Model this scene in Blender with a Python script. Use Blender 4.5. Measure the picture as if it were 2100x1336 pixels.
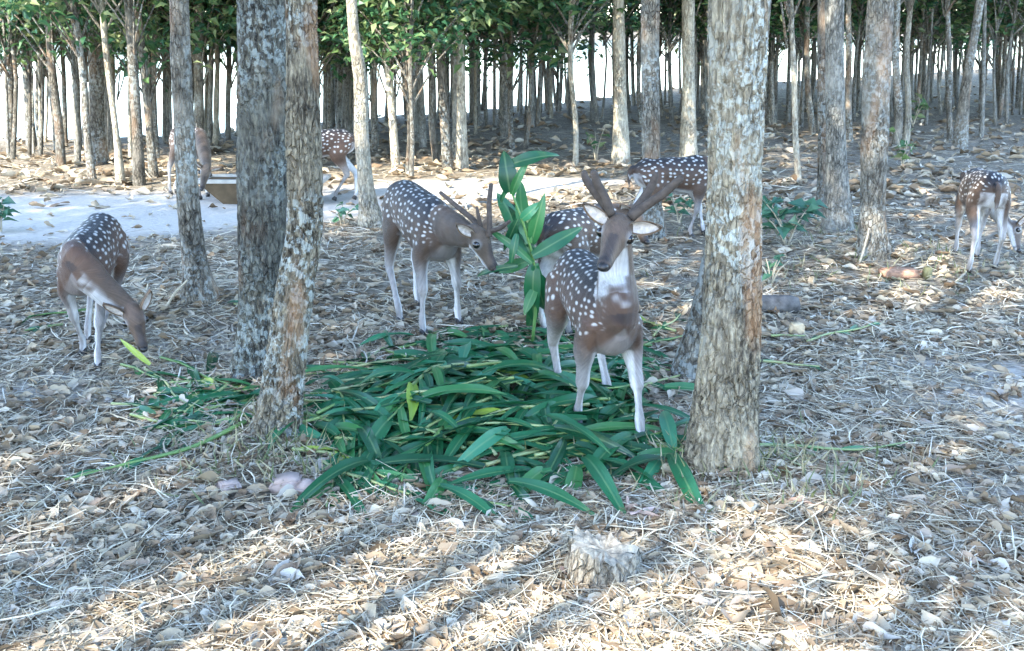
import bpy, bmesh, math, random
import numpy as np
from mathutils import Vector, Matrix, noise as mnoise

# ------------------------------------------------------------------ camera, world, sun, exposure
for o in list(bpy.data.objects):
    bpy.data.objects.remove(o)
SC = bpy.context.scene
COL = SC.collection
CAM_H = 1.75; F = 2100.0; PITCH = math.atan(608.0 / F)
cam_d = bpy.data.cameras.new("camera"); cam = bpy.data.objects.new("camera", cam_d); COL.objects.link(cam)
cam.location = (0, 0, CAM_H); cam.rotation_euler = (math.pi / 2 - PITCH, 0, 0)
cam_d.sensor_width = 36; cam_d.lens = 36; cam_d.clip_end = 2000; cam_d.clip_start = 0.05
SC.camera = cam
SUN_EL = math.radians(40); SUN_DIR = Vector((-0.62, -0.78, 0)).normalized()   # horizontal direction TO the sun
w = bpy.data.worlds.new("World"); SC.world = w; w.use_nodes = True
nt = w.node_tree; bg = nt.nodes["Background"]
sky = nt.nodes.new("ShaderNodeTexSky"); sky.sky_type = 'NISHITA'; sky.sun_disc = False
sky.sun_elevation = SUN_EL; sky.sun_rotation = math.atan2(SUN_DIR.x, SUN_DIR.y)
sky.air_density = 1.0; sky.dust_density = 0.4; sky.ozone_density = 2.8
nt.links.new(sky.outputs[0], bg.inputs[0]); bg.inputs[1].default_value = 0.15
sl = bpy.data.lights.new("sun", 'SUN'); sun = bpy.data.objects.new("sun", sl); COL.objects.link(sun)
sl.energy = 2.0; sl.angle = math.radians(0.5); sl.color = (1.0, 0.93, 0.80)
to_sun = Vector((SUN_DIR.x * math.cos(SUN_EL), SUN_DIR.y * math.cos(SUN_EL), math.sin(SUN_EL)))
sun.rotation_euler = to_sun.to_track_quat('Z', 'Y').to_euler()
SC.view_settings.view_transform = 'Standard'; SC.view_settings.look = 'None'
SC.view_settings.gamma = 1; SC.view_settings.use_curve_mapping = False
SC.view_settings.exposure = 3.2
SC.render.engine = 'CYCLES'
SC.cycles.max_bounces = 8; SC.cycles.transparent_max_bounces = 8

R = random.Random(11)
NP = np.random.default_rng(5)
CT, ST = math.cos(PITCH), math.sin(PITCH)

# ------------------------------------------------------------------ photo geometry helpers
def ray(px, py):
    u = (px - 1050) / F; v = (668 - py) / F
    return Vector((u, CT + v * ST, -ST + v * CT))
EDGE_X = np.array([-60, -30, -8.5, -6.25, -5.2, -3.7, -.8, 1.7, 6.8, 11, 21, 27.5, 60, 120.0])
EDGE_Y = np.array([12, 14.5, 17, 17.5, 17.8, 21, 23.7, 27, 36, 38.7, 49, 55, 75, 110.0])
def edge_y(x): return float(np.interp(x, EDGE_X, EDGE_Y))
MOUNDS = []      # (x, y, r, h) swellings of soil at trunk feet
def gz(x, y):
    z = 0.035 * mnoise.noise((x * .7, y * .7, 3.1)) + 0.012 * mnoise.noise((x * 3, y * 3, 1.7))
    for mx, my, mr, mh in MOUNDS:
        d2 = ((x - mx) ** 2 + (y - my) ** 2) / (mr * mr)
        if d2 < 6: z += mh * math.exp(-d2)
    t = y - edge_y(x)
    if t > 0:
        z -= 0.9 * min(1, t / 2.5)
        if t > 190: z += min(3.2, (t - 190) * .07)
    return z
def P(px, py, Y):
    d = ray(px, py); t = Y / d.y
    return Vector((d.x * t, Y, CAM_H + d.z * t))
def G(px, py):
    d = ray(px, py); z = 0.0
    for _ in range(3):
        t = (CAM_H - z) / (-d.z); x, y = d.x * t, d.y * t; z = gz(x, y)
    return Vector((x, y, z))
def depth(p): return p.y * CT + (CAM_H - p.z) * ST
def m_per_px(p): return depth(p) / F

# ------------------------------------------------------------------ mesh helpers
def mesh_from(name, verts, faces, mat, smooth=True):
    me = bpy.data.meshes.new(name)
    me.from_pydata([tuple(v) for v in verts], [], [tuple(f) for f in faces])
    if mat is not None:
        for m in (mat if isinstance(mat, (list, tuple)) else [mat]): me.materials.append(m)
    if smooth: me.polygons.foreach_set("use_smooth", [True] * len(me.polygons))
    me.update(); return me
def fast_mesh(name, V, Q, mat, smooth=True):
    """numpy quads"""
    V = np.asarray(V, dtype=np.float32); Q = np.asarray(Q, dtype=np.int32)
    me = bpy.data.meshes.new(name)
    me.vertices.add(len(V)); me.vertices.foreach_set("co", V.ravel())
    me.loops.add(Q.size); me.loops.foreach_set("vertex_index", Q.ravel())
    me.polygons.add(len(Q))
    me.polygons.foreach_set("loop_start", np.arange(0, Q.size, Q.shape[1], dtype=np.int32))
    me.polygons.foreach_set("use_smooth", np.full(len(Q), smooth))
    for m in (mat if isinstance(mat, (list, tuple)) else [mat]): me.materials.append(m)
    me.update(calc_edges=True); return me
def link(name, me, parent=None, loc=(0, 0, 0)):
    o = bpy.data.objects.new(name, me); COL.objects.link(o); o.location = loc
    if parent is not None: o.parent = parent
    return o
def empty(name, loc, label=None, cat=None, group=None):
    o = bpy.data.objects.new(name, None); COL.objects.link(o); o.location = loc; o.empty_display_size = .1
    tag(o, label, cat, group); return o
def tag(o, label=None, cat=None, group=None, kind=None):
    if label: o["label"] = label
    if cat: o["category"] = cat
    if group: o["group"] = group
    if kind: o["kind"] = kind
    return o
def catmull(pts, sub):
    a = np.asarray(pts, float)
    if len(a) < 3 and sub > 1:
        t = np.linspace(0, 1, sub + 1)[:, None]; return a[0] * (1 - t) + a[-1] * t
    e = np.vstack([2 * a[0] - a[1], a, 2 * a[-1] - a[-2]]); out = []
    for i in range(1, len(e) - 2):
        for k in range(sub):
            t = k / sub; p0, p1, p2, p3 = e[i - 1], e[i], e[i + 1], e[i + 2]
            out.append(.5 * ((2 * p1) + (-p0 + p2) * t + (2 * p0 - 5 * p1 + 4 * p2 - p3) * t * t + (-p0 + 3 * p1 - 3 * p2 + p3) * t ** 3))
    out.append(e[-2]); return np.array(out)
def sweep(rows, up=(0, 0, 1), nseg=14, sub=4, cap=True):
    """rows: (x,y,z,rw,rh).  returns verts, faces, samples"""
    a = catmull(rows, sub); a[:, 3:] = np.maximum(a[:, 3:], .0015)
    n = len(a); V = []; Fc = []
    up = np.asarray(up, float)
    for i in range(n):
        t = a[min(i + 1, n - 1), :3] - a[max(i - 1, 0), :3]; t /= (np.linalg.norm(t) + 1e-9)
        s = np.cross(t, up); ln = np.linalg.norm(s)
        s = np.array([1., 0, 0]) if ln < 1e-4 else s / ln
        u = np.cross(s, t)
        for k in range(nseg):
            an = 2 * math.pi * k / nseg
            V.append(a[i, :3] + s * math.cos(an) * a[i, 3] + u * math.sin(an) * a[i, 4])
    for i in range(n - 1):
        for k in range(nseg):
            k2 = (k + 1) % nseg
            Fc.append((i * nseg + k, i * nseg + k2, (i + 1) * nseg + k2, (i + 1) * nseg + k))
    if cap:
        Fc.append(tuple(reversed(range(nseg)))); Fc.append(tuple(range((n - 1) * nseg, n * nseg)))
    return V, Fc, a
class MB:
    def __init__(s): s.v = []; s.f = []
    def add(s, V, Fc):
        b = len(s.v); s.v += [tuple(p) for p in V]; s.f += [tuple(i + b for i in f) for f in Fc]
    def sweep(s, rows, **k):
        V, Fc, a = sweep(rows, **k); s.add(V, Fc); return a
    def local(s, o):
        s.v = [(p[0] - o[0], p[1] - o[1], p[2] - o[2]) for p in s.v]; return s

# ------------------------------------------------------------------ materials
def new_mat(name, rough=.7, spec=.3):
    m = bpy.data.materials.new(name); m.use_nodes = True
    b = m.node_tree.nodes["Principled BSDF"]; b.inputs["Roughness"].default_value = rough
    b.inputs["Specular IOR Level"].default_value = spec
    return m, m.node_tree, b
def N(nt, typ, **k):
    n = nt.nodes.new(typ)
    for a, v in k.items(): setattr(n, a, v)
    return n
def ramp(nt, fac, stops, interp='LINEAR'):
    r = N(nt, "ShaderNodeValToRGB"); r.color_ramp.interpolation = interp
    el = r.color_ramp.elements
    while len(el) < len(stops): el.new(.5)
    for e, (p, c) in zip(el, stops):
        e.position = p; e.color = (*c, 1) if len(c) == 3 else c
    nt.links.new(fac, r.inputs[0]); return r.outputs[0]
def mix(nt, fac, a, b, typ='MIX'):
    n = N(nt, "ShaderNodeMix", data_type='RGBA', blend_type=typ)
    for sock, v in ((n.inputs[0], fac), (n.inputs[6], a), (n.inputs[7], b)):
        if isinstance(v, (int, float)): sock.default_value = v
        elif isinstance(v, tuple): sock.default_value = (*v, 1) if len(v) == 3 else v
        else: nt.links.new(v, sock)
    return n.outputs[2]
def tex(nt, kind, scale, coord=None, detail=4, rough=.6, vec_scale=None, **k):
    n = N(nt, kind, **k)
    n.inputs["Scale"].default_value = scale
    if "Detail" in n.inputs: n.inputs["Detail"].default_value = detail
    if "Roughness" in n.inputs: n.inputs["Roughness"].default_value = rough
    if coord is not None:
        if vec_scale:
            mp = N(nt, "ShaderNodeMapping"); mp.inputs["Scale"].default_value = vec_scale
            nt.links.new(coord, mp.inputs[0]); coord = mp.outputs[0]
        nt.links.new(coord, n.inputs["Vector"])
    return n
def mathn(nt, op, a, b=None, c=None, clamp=False):
    n = N(nt, "ShaderNodeMath", operation=op); n.use_clamp = clamp
    for i, v in enumerate((a, b, c)):
        if v is None: continue
        if isinstance(v, (int, float)): n.inputs[i].default_value = v
        else: nt.links.new(v, n.inputs[i])
    return n.outputs[0]
def bump(nt, b, h, strength=.4, dist=.02):
    n = N(nt, "ShaderNodeBump"); n.inputs["Strength"].default_value = strength; n.inputs["Distance"].default_value = dist
    nt.links.new(h, n.inputs["Height"]); nt.links.new(n.outputs[0], b.inputs["Normal"])

def bark_mat(name, dark, mid, light, lichen=(.42, .46, .44), lichen_amt=.5, orange=0.0):
    m, t, b = new_mat(name, .85, .2)
    co = N(t, "ShaderNodeTexCoord").outputs["Object"]; oi = N(t, "ShaderNodeObjectInfo")
    off = N(t, "ShaderNodeVectorMath", operation='ADD'); t.links.new(co, off.inputs[0])
    rv = N(t, "ShaderNodeCombineXYZ"); r17 = mathn(t, 'MULTIPLY', oi.outputs["Random"], 37.0)
    t.links.new(r17, rv.inputs[0]); t.links.new(r17, rv.inputs[2]); t.links.new(rv.outputs[0], off.inputs[1]); co = off.outputs[0]
    n1 = tex(t, "ShaderNodeTexNoise", 1.0, co, 8, .72, (42, 42, 13))
    base = ramp(t, n1.outputs[0], [(.38, dark), (.5, mid), (.62, light)])
    wob = N(t, "ShaderNodeVectorMath", operation='ADD'); wn = tex(t, "ShaderNodeTexNoise", 9, co, 3, .6); wsc = N(t, "ShaderNodeVectorMath", operation='SCALE')
    wsc.inputs["Scale"].default_value = .05; t.links.new(wn.outputs["Color"], wsc.inputs[0]); t.links.new(co, wob.inputs[0]); t.links.new(wsc.outputs[0], wob.inputs[1])
    ck = tex(t, "ShaderNodeTexVoronoi", 1.0, wob.outputs[0], 0, 0, (40, 40, 15), feature='DISTANCE_TO_EDGE')
    cm = tex(t, "ShaderNodeTexNoise", 3.5, co, 3, .6)
    crack = mathn(t, 'MULTIPLY', ramp(t, ck.outputs["Distance"], [(.02, (1, 1, 1)), (.14, (0, 0, 0))]), ramp(t, cm.outputs[0], [(.38, (.12, .12, .12)), (.62, (1, 1, 1))]))
    base = mix(t, mathn(t, 'MULTIPLY', crack, .5), base, tuple(x * .45 for x in dark))
    n2 = tex(t, "ShaderNodeTexNoise", 2.2, co, 3, .5)
    base = mix(t, mathn(t, 'MULTIPLY', ramp(t, n2.outputs[0], [(.45, (0, 0, 0)), (.65, (1, 1, 1))]), .4), base, light)
    vo = tex(t, "ShaderNodeTexNoise", 26, co, 5, .62)
    n3 = tex(t, "ShaderNodeTexNoise", 1.7, co, 2, .5)
    thr = ramp(t, vo.outputs[0], [(.49, (0, 0, 0)), (.55, (1, 1, 1))])
    area = ramp(t, n3.outputs[0], [(.42, (0, 0, 0)), (.58, (1, 1, 1))])
    lm = mathn(t, 'MULTIPLY', mathn(t, 'MULTIPLY', thr, area), lichen_amt)
    base = mix(t, lm, base, lichen)
    if orange:
        n4 = tex(t, "ShaderNodeTexNoise", 1.0, co, 2, .4, (6, 6, 2.2))
        om = mathn(t, 'MULTIPLY', ramp(t, n4.outputs[0], [(.56, (0, 0, 0)), (.66, (1, 1, 1))]), orange)
        base = mix(t, om, base, (.36, .19, .09))
    val = N(t, "ShaderNodeHueSaturation"); t.links.new(base, val.inputs["Color"])
    t.links.new(mathn(t, 'MULTIPLY_ADD', oi.outputs["Random"], .5, .78), val.inputs["Value"])
    t.links.new(val.outputs[0], b.inputs["Base Color"])
    h = tex(t, "ShaderNodeTexNoise", 1.0, co, 8, .7, (60, 60, 14))
    bump(t, b, mathn(t, 'SUBTRACT', h.outputs[0], mathn(t, 'MULTIPLY', crack, .9)), 1.0, .016)
    return m
BARK = bark_mat("bark_grey", (.045, .038, .03), (.13, .115, .09), (.26, .235, .19), lichen_amt=.45, orange=.25)
BARK_NEAR = bark_mat("bark_rough", (.05, .042, .032), (.18, .155, .112), (.38, .33, .235), (.50, .54, .50), .7, .5)
BARK_MOSS = bark_mat("bark_lichen", (.035, .034, .03), (.10, .097, .083), (.20, .195, .155), (.33, .37, .35), .8, .2)
BARK_PALE = bark_mat("bark_pale", (.16, .135, .10), (.36, .315, .235), (.56, .51, .40), (.55, .56, .52), .3, .15)
BARK_DARK = bark_mat("bark_dark", (.06, .058, .05), (.17, .16, .135), (.31, .29, .245), lichen_amt=.3)

def leaf_mat(name, cols, rough=.45, trans=.35, per='island', spec=.4, sat_trans=1.5):
    m, t, b = new_mat(name, rough, spec)
    if per == 'island': rnd = N(t, "ShaderNodeNewGeometry").outputs["Random Per Island"]
    else: rnd = N(t, "ShaderNodeObjectInfo").outputs["Random"]
    k = len(cols); c = ramp(t, rnd, [(i / max(1, k - 1), cc) for i, cc in enumerate(cols)])
    co = N(t, "ShaderNodeTexCoord").outputs["Object"]
    n = tex(t, "ShaderNodeTexNoise", 9, co, 3, .6)
    c = mix(t, mathn(t, 'MULTIPLY', ramp(t, n.outputs[0], [(.35, (0, 0, 0)), (.7, (1, 1, 1))]), .35), c, (.5, .5, .5), 'OVERLAY')
    t.links.new(c, b.inputs["Base Color"])
    tr = N(t, "ShaderNodeBsdfTranslucent"); t.links.new(c, tr.inputs[0])
    ms = N(t, "ShaderNodeMixShader"); ms.inputs[0].default_value = trans
    t.links.new(b.outputs[0], ms.inputs[1]); t.links.new(tr.outputs[0], ms.inputs[2])
    t.links.new(ms.outputs[0], t.nodes["Material Output"].inputs[0])
    return m
LEAF = leaf_mat("tree_leaf", [(.02, .07, .035), (.03, .10, .045), (.05, .13, .05), (.11, .18, .06), (.28, .32, .16)])
LEAF_BLUE = leaf_mat("shrub_leaf", [(.03, .10, .06), (.05, .14, .08), (.08, .18, .10)], .35, .2)
LITTER = leaf_mat("dry_litter", [(.07, .05, .032), (.30, .225, .14), (.54, .46, .31), (.70, .63, .48), (.05, .038, .026), (.60, .53, .39), (.16, .11, .07), (.76, .72, .60)], .75, .1, spec=.2)
DRYLEAF = leaf_mat("dry_leaf_pale", [(.15, .105, .065), (.32, .25, .165), (.42, .35, .25), (.50, .46, .39), (.27, .175, .10), (.46, .42, .36)], .7, .12, 'object', .25)
DRYPINK = leaf_mat("dry_leaf_pink", [(.58, .36, .26), (.60, .46, .40)], .7, .12, 'object', .25)

def blade_mat(name, cols):
    m = leaf_mat(name, cols, .36, .25, 'object', .5); t = m.node_tree; b = t.nodes["Principled BSDF"]
    co = N(t, "ShaderNodeTexCoord").outputs["Object"]; sx = N(t, "ShaderNodeSeparateXYZ"); t.links.new(co, sx.inputs[0])
    rib = ramp(t, mathn(t, 'ABSOLUTE', sx.outputs[1]), [(.0012, (1, 1, 1)), (.0030, (0, 0, 0))])
    old = b.inputs["Base Color"].links[0].from_socket
    blot = tex(t, "ShaderNodeTexNoise", 5, co, 4, .6)
    c = mix(t, mathn(t, 'MULTIPLY', ramp(t, blot.outputs[0], [(.56, (0, 0, 0)), (.72, (1, 1, 1))]), .45), old, (.22, .26, .07))
    c = mix(t, mathn(t, 'MULTIPLY', rib, .32), c, (.30, .42, .18))
    t.links.new(c, b.inputs["Base Color"])
    vein = tex(t, "ShaderNodeTexNoise", 1.0, co, 2, .5, (4, 420, 4)); bump(t, b, vein.outputs[0], .35, .003)
    return m
BLADE = blade_mat("fodder_leaf", [(.008, .060, .024), (.011, .085, .032), (.015, .115, .042), (.02, .135, .055), (.045, .17, .045)])
BLADE_Y = blade_mat("fodder_leaf_yellow", [(.24, .36, .05), (.36, .44, .08)])
BLADE_T = blade_mat("fodder_leaf_underside", [(.035, .20, .085), (.05, .21, .12)])
STEM = blade_mat("fodder_stem", [(.18, .30, .09), (.30, .38, .14), (.42, .44, .22), (.10, .24, .06)])

def plain(name, c, rough=.6, spec=.3, nscale=20, var=.35, bmp=.3):
    m, t, b = new_mat(name, rough, spec)
    co = N(t, "ShaderNodeTexCoord").outputs["Object"]; n = tex(t, "ShaderNodeTexNoise", nscale, co, 6, .6)
    d = tuple(x * (1 - var) for x in c); l = tuple(min(1, x * (1 + var)) for x in c)
    t.links.new(ramp(t, n.outputs[0], [(.3, d), (.7, l)]), b.inputs["Base Color"]); bump(t, b, n.outputs[0], bmp, .01)
    return m
VELVET = plain("antler_velvet", (.080, .064, .054), .85, .15, 40, .3, .3)
HOOF = plain("hoof_horn", (.03, .027, .025), .45, .4)
NOSE = plain("nose_skin", (.018, .016, .016), .35, .5, 60)
EYE = plain("eye_wet", (.008, .006, .005), .06, .8, 5, .2, 0)
EARIN = plain("inner_ear_hair", (.50, .45, .41), .8, .1, 50)
EAROUT = plain("ear_hair", (.17, .115, .075), .75, .2, 50)
STUMP = bark_mat("stump_wood", (.10, .08, .06), (.36, .31, .235), (.52, .47, .38), lichen_amt=.2)
LOGM = plain("weathered_log", (.10, .095, .09), .85, .15, 18, .5, .7)
CONC = plain("trough_concrete", (.40, .38, .34), .85, .15, 8, .2, .3)
TROUGHSIDE = plain("trough_mud_side", (.11, .08, .05), .85, .15, 10, .25, .3)
BRICK = plain("brick_clay", (.30, .175, .115), .9, .1, 18, .5, .8)
CUP = plain("tan_clod", (.5, .38, .24), .85, .1, 25, .3, .4)
STONE = plain("pale_stone", (.36, .28, .245), .85, .15, 12, .3, .5)
TWIG = plain("bare_twig", (.40, .35, .26), .8, .15, 30, .4, .5)

# terrain
def ground_mat():
    m, t, b = new_mat("forest_floor", .95, .1)
    co = N(t, "ShaderNodeTexCoord").outputs["Object"]
    at = N(t, "ShaderNodeAttribute", attribute_name="track").outputs["Fac"]
    n1 = tex(t, "ShaderNodeTexNoise", 9, co, 8, .7); n2 = tex(t, "ShaderNodeTexNoise", .9, co, 4, .6)
    n3 = tex(t, "ShaderNodeTexNoise", 1.0, co, 6, .75, (18, 55, 20))
    soil = ramp(t, n1.outputs[0], [(.34, (.06, .048, .036)), (.55, (.19, .155, .115)), (.72, (.36, .31, .235))])
    lit = ramp(t, n3.outputs[0], [(.38, (.045, .036, .028)), (.48, (.18, .15, .11)), (.6, (.46, .41, .32))])
    soil = mix(t, ramp(t, n2.outputs[0], [(.35, (.4, .4, .4)), (.6, (1, 1, 1))]), soil, lit)
    path = ramp(t, n3.outputs[0], [(.3, (.34, .31, .27)), (.5, (.50, .47, .42)), (.7, (.60, .57, .52))])
    c = mix(t, at, soil, path)
    t.links.new(c, b.inputs["Base Color"])
    bump(t, b, n3.outputs[0], .7, .03)
    return m
GROUND = ground_mat()
def water_mat():
    m, t, b = new_mat("pond_water", .08, .5)
    b.inputs["Base Color"].default_value = (.30, .36, .36, 1)
    co = N(t, "ShaderNodeTexCoord").outputs["Object"]
    n = tex(t, "ShaderNodeTexNoise", 1.0, co, 4, .6, (.8, 2.6, 1)); bump(t, b, n.outputs[0], .12, .05)
    return m
WATER = water_mat()

# ------------------------------------------------------------------ terrain
TREE_BASE_A = (528, 765); TREE_BASE_B = (568, 888); TREE_BASE_C = (1480, 945); TREE_BASE_D = (1418, 772)
for (bx, by), r, h in ((TREE_BASE_B, .34, .09), (TREE_BASE_C, .36, .07), ((1790, 545), .7, .16), ((408, 622), .4, .08)):
    g = G(bx, by); MOUNDS.append((g.x, g.y, r, h))
def track(x, y):
    # worn pale track crossing from left to right beyond the deer
    c = np.interp(x, [-12, -5.5, -3, -.5, 1.5, 3], [9.2, 9.7, 10.2, 11.4, 12.4, 13])
    wd = np.interp(x, [-12, -4, -1, .3, 1.6], [1.6, 1.5, 1.1, .8, .0])
    d = abs(y - c) / max(wd, 1e-3)
    a_ = max(0, min(1, (1.25 - d) / .5)) if wd > .02 else 0
    for bx, by, rx, ry in ((2.45, 4.75, .75, .7), (2.0, 3.7, .35, .25), (-2.4, 4.9, .5, .25), (-1.75, 5.6, .4, .25)):   # scuffed bare soil
        q = math.hypot((x - bx) / rx, (y - by) / ry) + .35 * mnoise.noise((x * 3, y * 3, 5.5))
        a_ = max(a_, max(0, min(.5, (1.1 - q) / .5)))
    return a_
xs = np.concatenate([-np.geomspace(400, 8.2, 40), np.arange(-8, -4, .2), np.arange(-4, 4, .075), np.arange(4, 8, .2), np.geomspace(8.2, 400, 40)])
ys = np.concatenate([-np.geomspace(60, 2, 16), np.arange(-1.6, 2.4, .4), np.arange(2.6, 9.5, .075), np.arange(9.5, 20, .2), np.geomspace(20.3, 700, 90)])
V = []; tr = []
for y in ys:
    for x in xs:
        V.append((x, y, gz(x, y))); tr.append(track(x, y))
nx = len(xs); idx = np.arange(len(xs) * len(ys)).reshape(len(ys), nx)
Q = np.stack([idx[:-1, :-1], idx[:-1, 1:], idx[1:, 1:], idx[1:, :-1]], -1).reshape(-1, 4)
me = fast_mesh("ground", V, Q, GROUND)
a = me.attributes.new("track", 'FLOAT', 'POINT'); a.data.foreach_set("value", np.array(tr, np.float32))
tag(link("ground", me), "pale dusty forest floor with a worn track crossing the clearing", "ground", kind="structure")
wx = np.linspace(-420, 420, 12); wy = np.linspace(8, 330, 10)
WV = [(x, y, -.42) for y in wy for x in wx]; ii = np.arange(120).reshape(10, 12)
me = fast_mesh("pond", WV, np.stack([ii[:-1, :-1], ii[:-1, 1:], ii[1:, 1:], ii[1:, :-1]], -1).reshape(-1, 4), WATER)
tag(link("pond", me), "bright still water beyond the trees", "pond", kind="structure")

# ------------------------------------------------------------------ leaves, crowns
def leaf_batch(pos, dirs, nrm, L, W, fold=.25, droop=.15):
    """six verts per leaf, two quads (folded along the midrib)"""
    n = len(pos); dirs = dirs / np.linalg.norm(dirs, axis=1, keepdims=True)
    s = np.cross(dirs, nrm); s /= np.linalg.norm(s, axis=1, keepdims=True) + 1e-9
    u = np.cross(s, dirs); L = np.asarray(L).reshape(-1, 1); W = np.asarray(W).reshape(-1, 1)
    b = pos; mid = pos + dirs * L * .5; tip = pos + dirs * L - u * L * droop
    l1 = pos + dirs * L * .42 + s * W * .5 + u * W * fold; r1 = pos + dirs * L * .42 - s * W * .5 + u * W * fold
    V = np.stack([b, l1, tip, r1, mid], 1)
    V = np.stack([b, l1, tip, mid, r1], 1).reshape(-1, 3)
    k = (np.arange(n) * 5)[:, None]
    Q = np.concatenate([k + np.array([[0, 3, 2, 1]]), k + np.array([[0, 4, 2, 3]])], 0)
    return V, Q
def rand_dirs(n, flat=.5):
    d = NP.normal(size=(n, 3)); d[:, 2] *= flat; return d
def crown_mesh(name, ncl, nleaf, rx, ry, z0, z1, leafL, mat, seed, bark=BARK, hang=0):
    rng = np.random.default_rng(seed); rr = random.Random(seed)
    mb = MB(); cents = []
    for i in range(ncl):
        a = rr.uniform(0, 2 * math.pi); h = rr.random() ** .8
        prof = math.sin(math.pi * (.12 + .8 * h)) ** .7
        rad = prof * (rr.random() ** .5)
        c = np.array([math.cos(a) * rx * rad, math.sin(a) * ry * rad, z0 + (z1 - z0) * h])
        cents.append(c)
        root = np.array([0, 0, max(z0 - .6, c[2] - .5 - .6 * np.linalg.norm(c[:2]))])
        m = (root + c) / 2 + np.array([0, 0, .12])
        mb.sweep([(*root, .015, .015), (*m, .010, .010), (*c, .004, .004)], nseg=4, sub=2, cap=False)
    cents = np.array(cents); nb = len(mb.v); nbf = len(mb.f)
    which = rng.integers(0, ncl, nleaf)
    pos = cents[which] + rng.normal(size=(nleaf, 3)) * np.array([.30, .30, .17]) * (rx / 1.6) ** .6
    d = rng.normal(size=(nleaf, 3)); d[:, 2] = d[:, 2] * .4 - .25
    nr = rng.normal(size=(nleaf, 3)) * .5; nr[:, 2] += 1
    L = rng.uniform(.7, 1.25, nleaf) * leafL
    V, Qd = leaf_batch(pos, d, nr, L, L * .55)
    allV = np.vstack([np.array(mb.v), V]); allQ = np.vstack([np.array(mb.f), Qd + nb])
    me = fast_mesh(name, allV, allQ, [bark, mat], False)
    mi = np.ones(len(allQ), np.int32); mi[:nbf] = 0; me.polygons.foreach_set("material_index", mi)
    return me
CROWN_HIGH = [crown_mesh("crown", 55, 1500, 1.9, 1.9, 0, 4.6, .22, LEAF, 20 + i) for i in range(4)]
CROWN_FAR = [crown_mesh("crown", 42, 1300, 1.25, 1.25, 0, 4.2, .13, LEAF, 90 + i) for i in range(4)]
CROWN_SHADE = [crown_mesh("crown", 60, 950, 1.9, 1.9, 0, 4.6, .20, LEAF, 70 + i) for i in range(2)] + [crown_mesh("crown", 60, 2100, 1.9, 1.9, 0, 4.6, .20, LEAF, 75 + i) for i in range(2)]
CROWN_LOW = [crown_mesh("crown", 46, 2600, 1.15, 1.15, 0, 4.2, .135, LEAF, 40 + i) for i in range(5)]

# ------------------------------------------------------------------ trees
def trunk_mesh(path, mat, nseg=10, sub=4, rough=0.0, seed=0, flare=1.0, origin=(0, 0, 0)):
    rows = catmull([(*p, r, r) for p, r in path], sub)
    n = len(rows); V = []; Fc = []
    kx = 1.0 / max(.02, rows[0, 3])
    for i in range(n):
        x, y, z, r, _ = rows[i]
        for k in range(nseg):
            an = 2 * math.pi * k / nseg; c, s = math.cos(an), math.sin(an); rr = r
            if rough:
                wz = .25 * mnoise.noise((c * 2 + seed, s * 2, z * 5))
                q = (c * 4.2 + seed + wz, s * 4.2 + wz, z * 6.5); q2 = (c * 9 + seed, s * 9 + wz, z * 17)
                n1 = abs(mnoise.noise(q)); n2 = abs(mnoise.noise(q2))
                n3 = mnoise.noise((c * 1.1 + seed, s * 1.1, z * 1.1))
                rr *= 1 + rough * (.55 + .9 * abs(n3)) * (min(n1 * 4.5, 1) * .8 + min(n2 * 4, 1) * .55 - .8) + .11 * n3
                if i < n * .2: rr *= 1 + .22 * max(0, 1 - (z - rows[0, 2]) / .45) * (mnoise.noise((c * 1.5 + seed, s * 1.5, 4)) + .1)
            else:
                rr *= 1 + .10 * mnoise.noise((c + seed, s, z * 1.6))
            V.append((x + c * rr - origin[0], y + s * rr - origin[1], z - origin[2]))
    for i in range(n - 1):
        for k in range(nseg):
            k2 = (k + 1) % nseg
            Fc.append((i * nseg + k, i * nseg + k2, (i + 1) * nseg + k2, (i + 1) * nseg + k))
    Fc.append(tuple(range((n - 1) * nseg, n * nseg)))
    return mesh_from("trunk", V, Fc, mat)
def add_crown(root, p0, path, me, z, sc, zs):
    # crown stands on the trunk line at height z above the foot
    zt = p0.z + z; ps = [q[0] for q in path]
    pt = ps[-1]
    for a_, b_ in zip(ps[:-1], ps[1:]):
        if a_.z <= zt <= b_.z: pt = a_.lerp(b_, (zt - a_.z) / (b_.z - a_.z + 1e-6)); break
    c = link("crown", me, root, (pt.x - p0.x, pt.y - p0.y, z)); c.rotation_euler = (0, 0, R.uniform(0, 6.28))
    c.scale = (sc, sc, zs)
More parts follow.
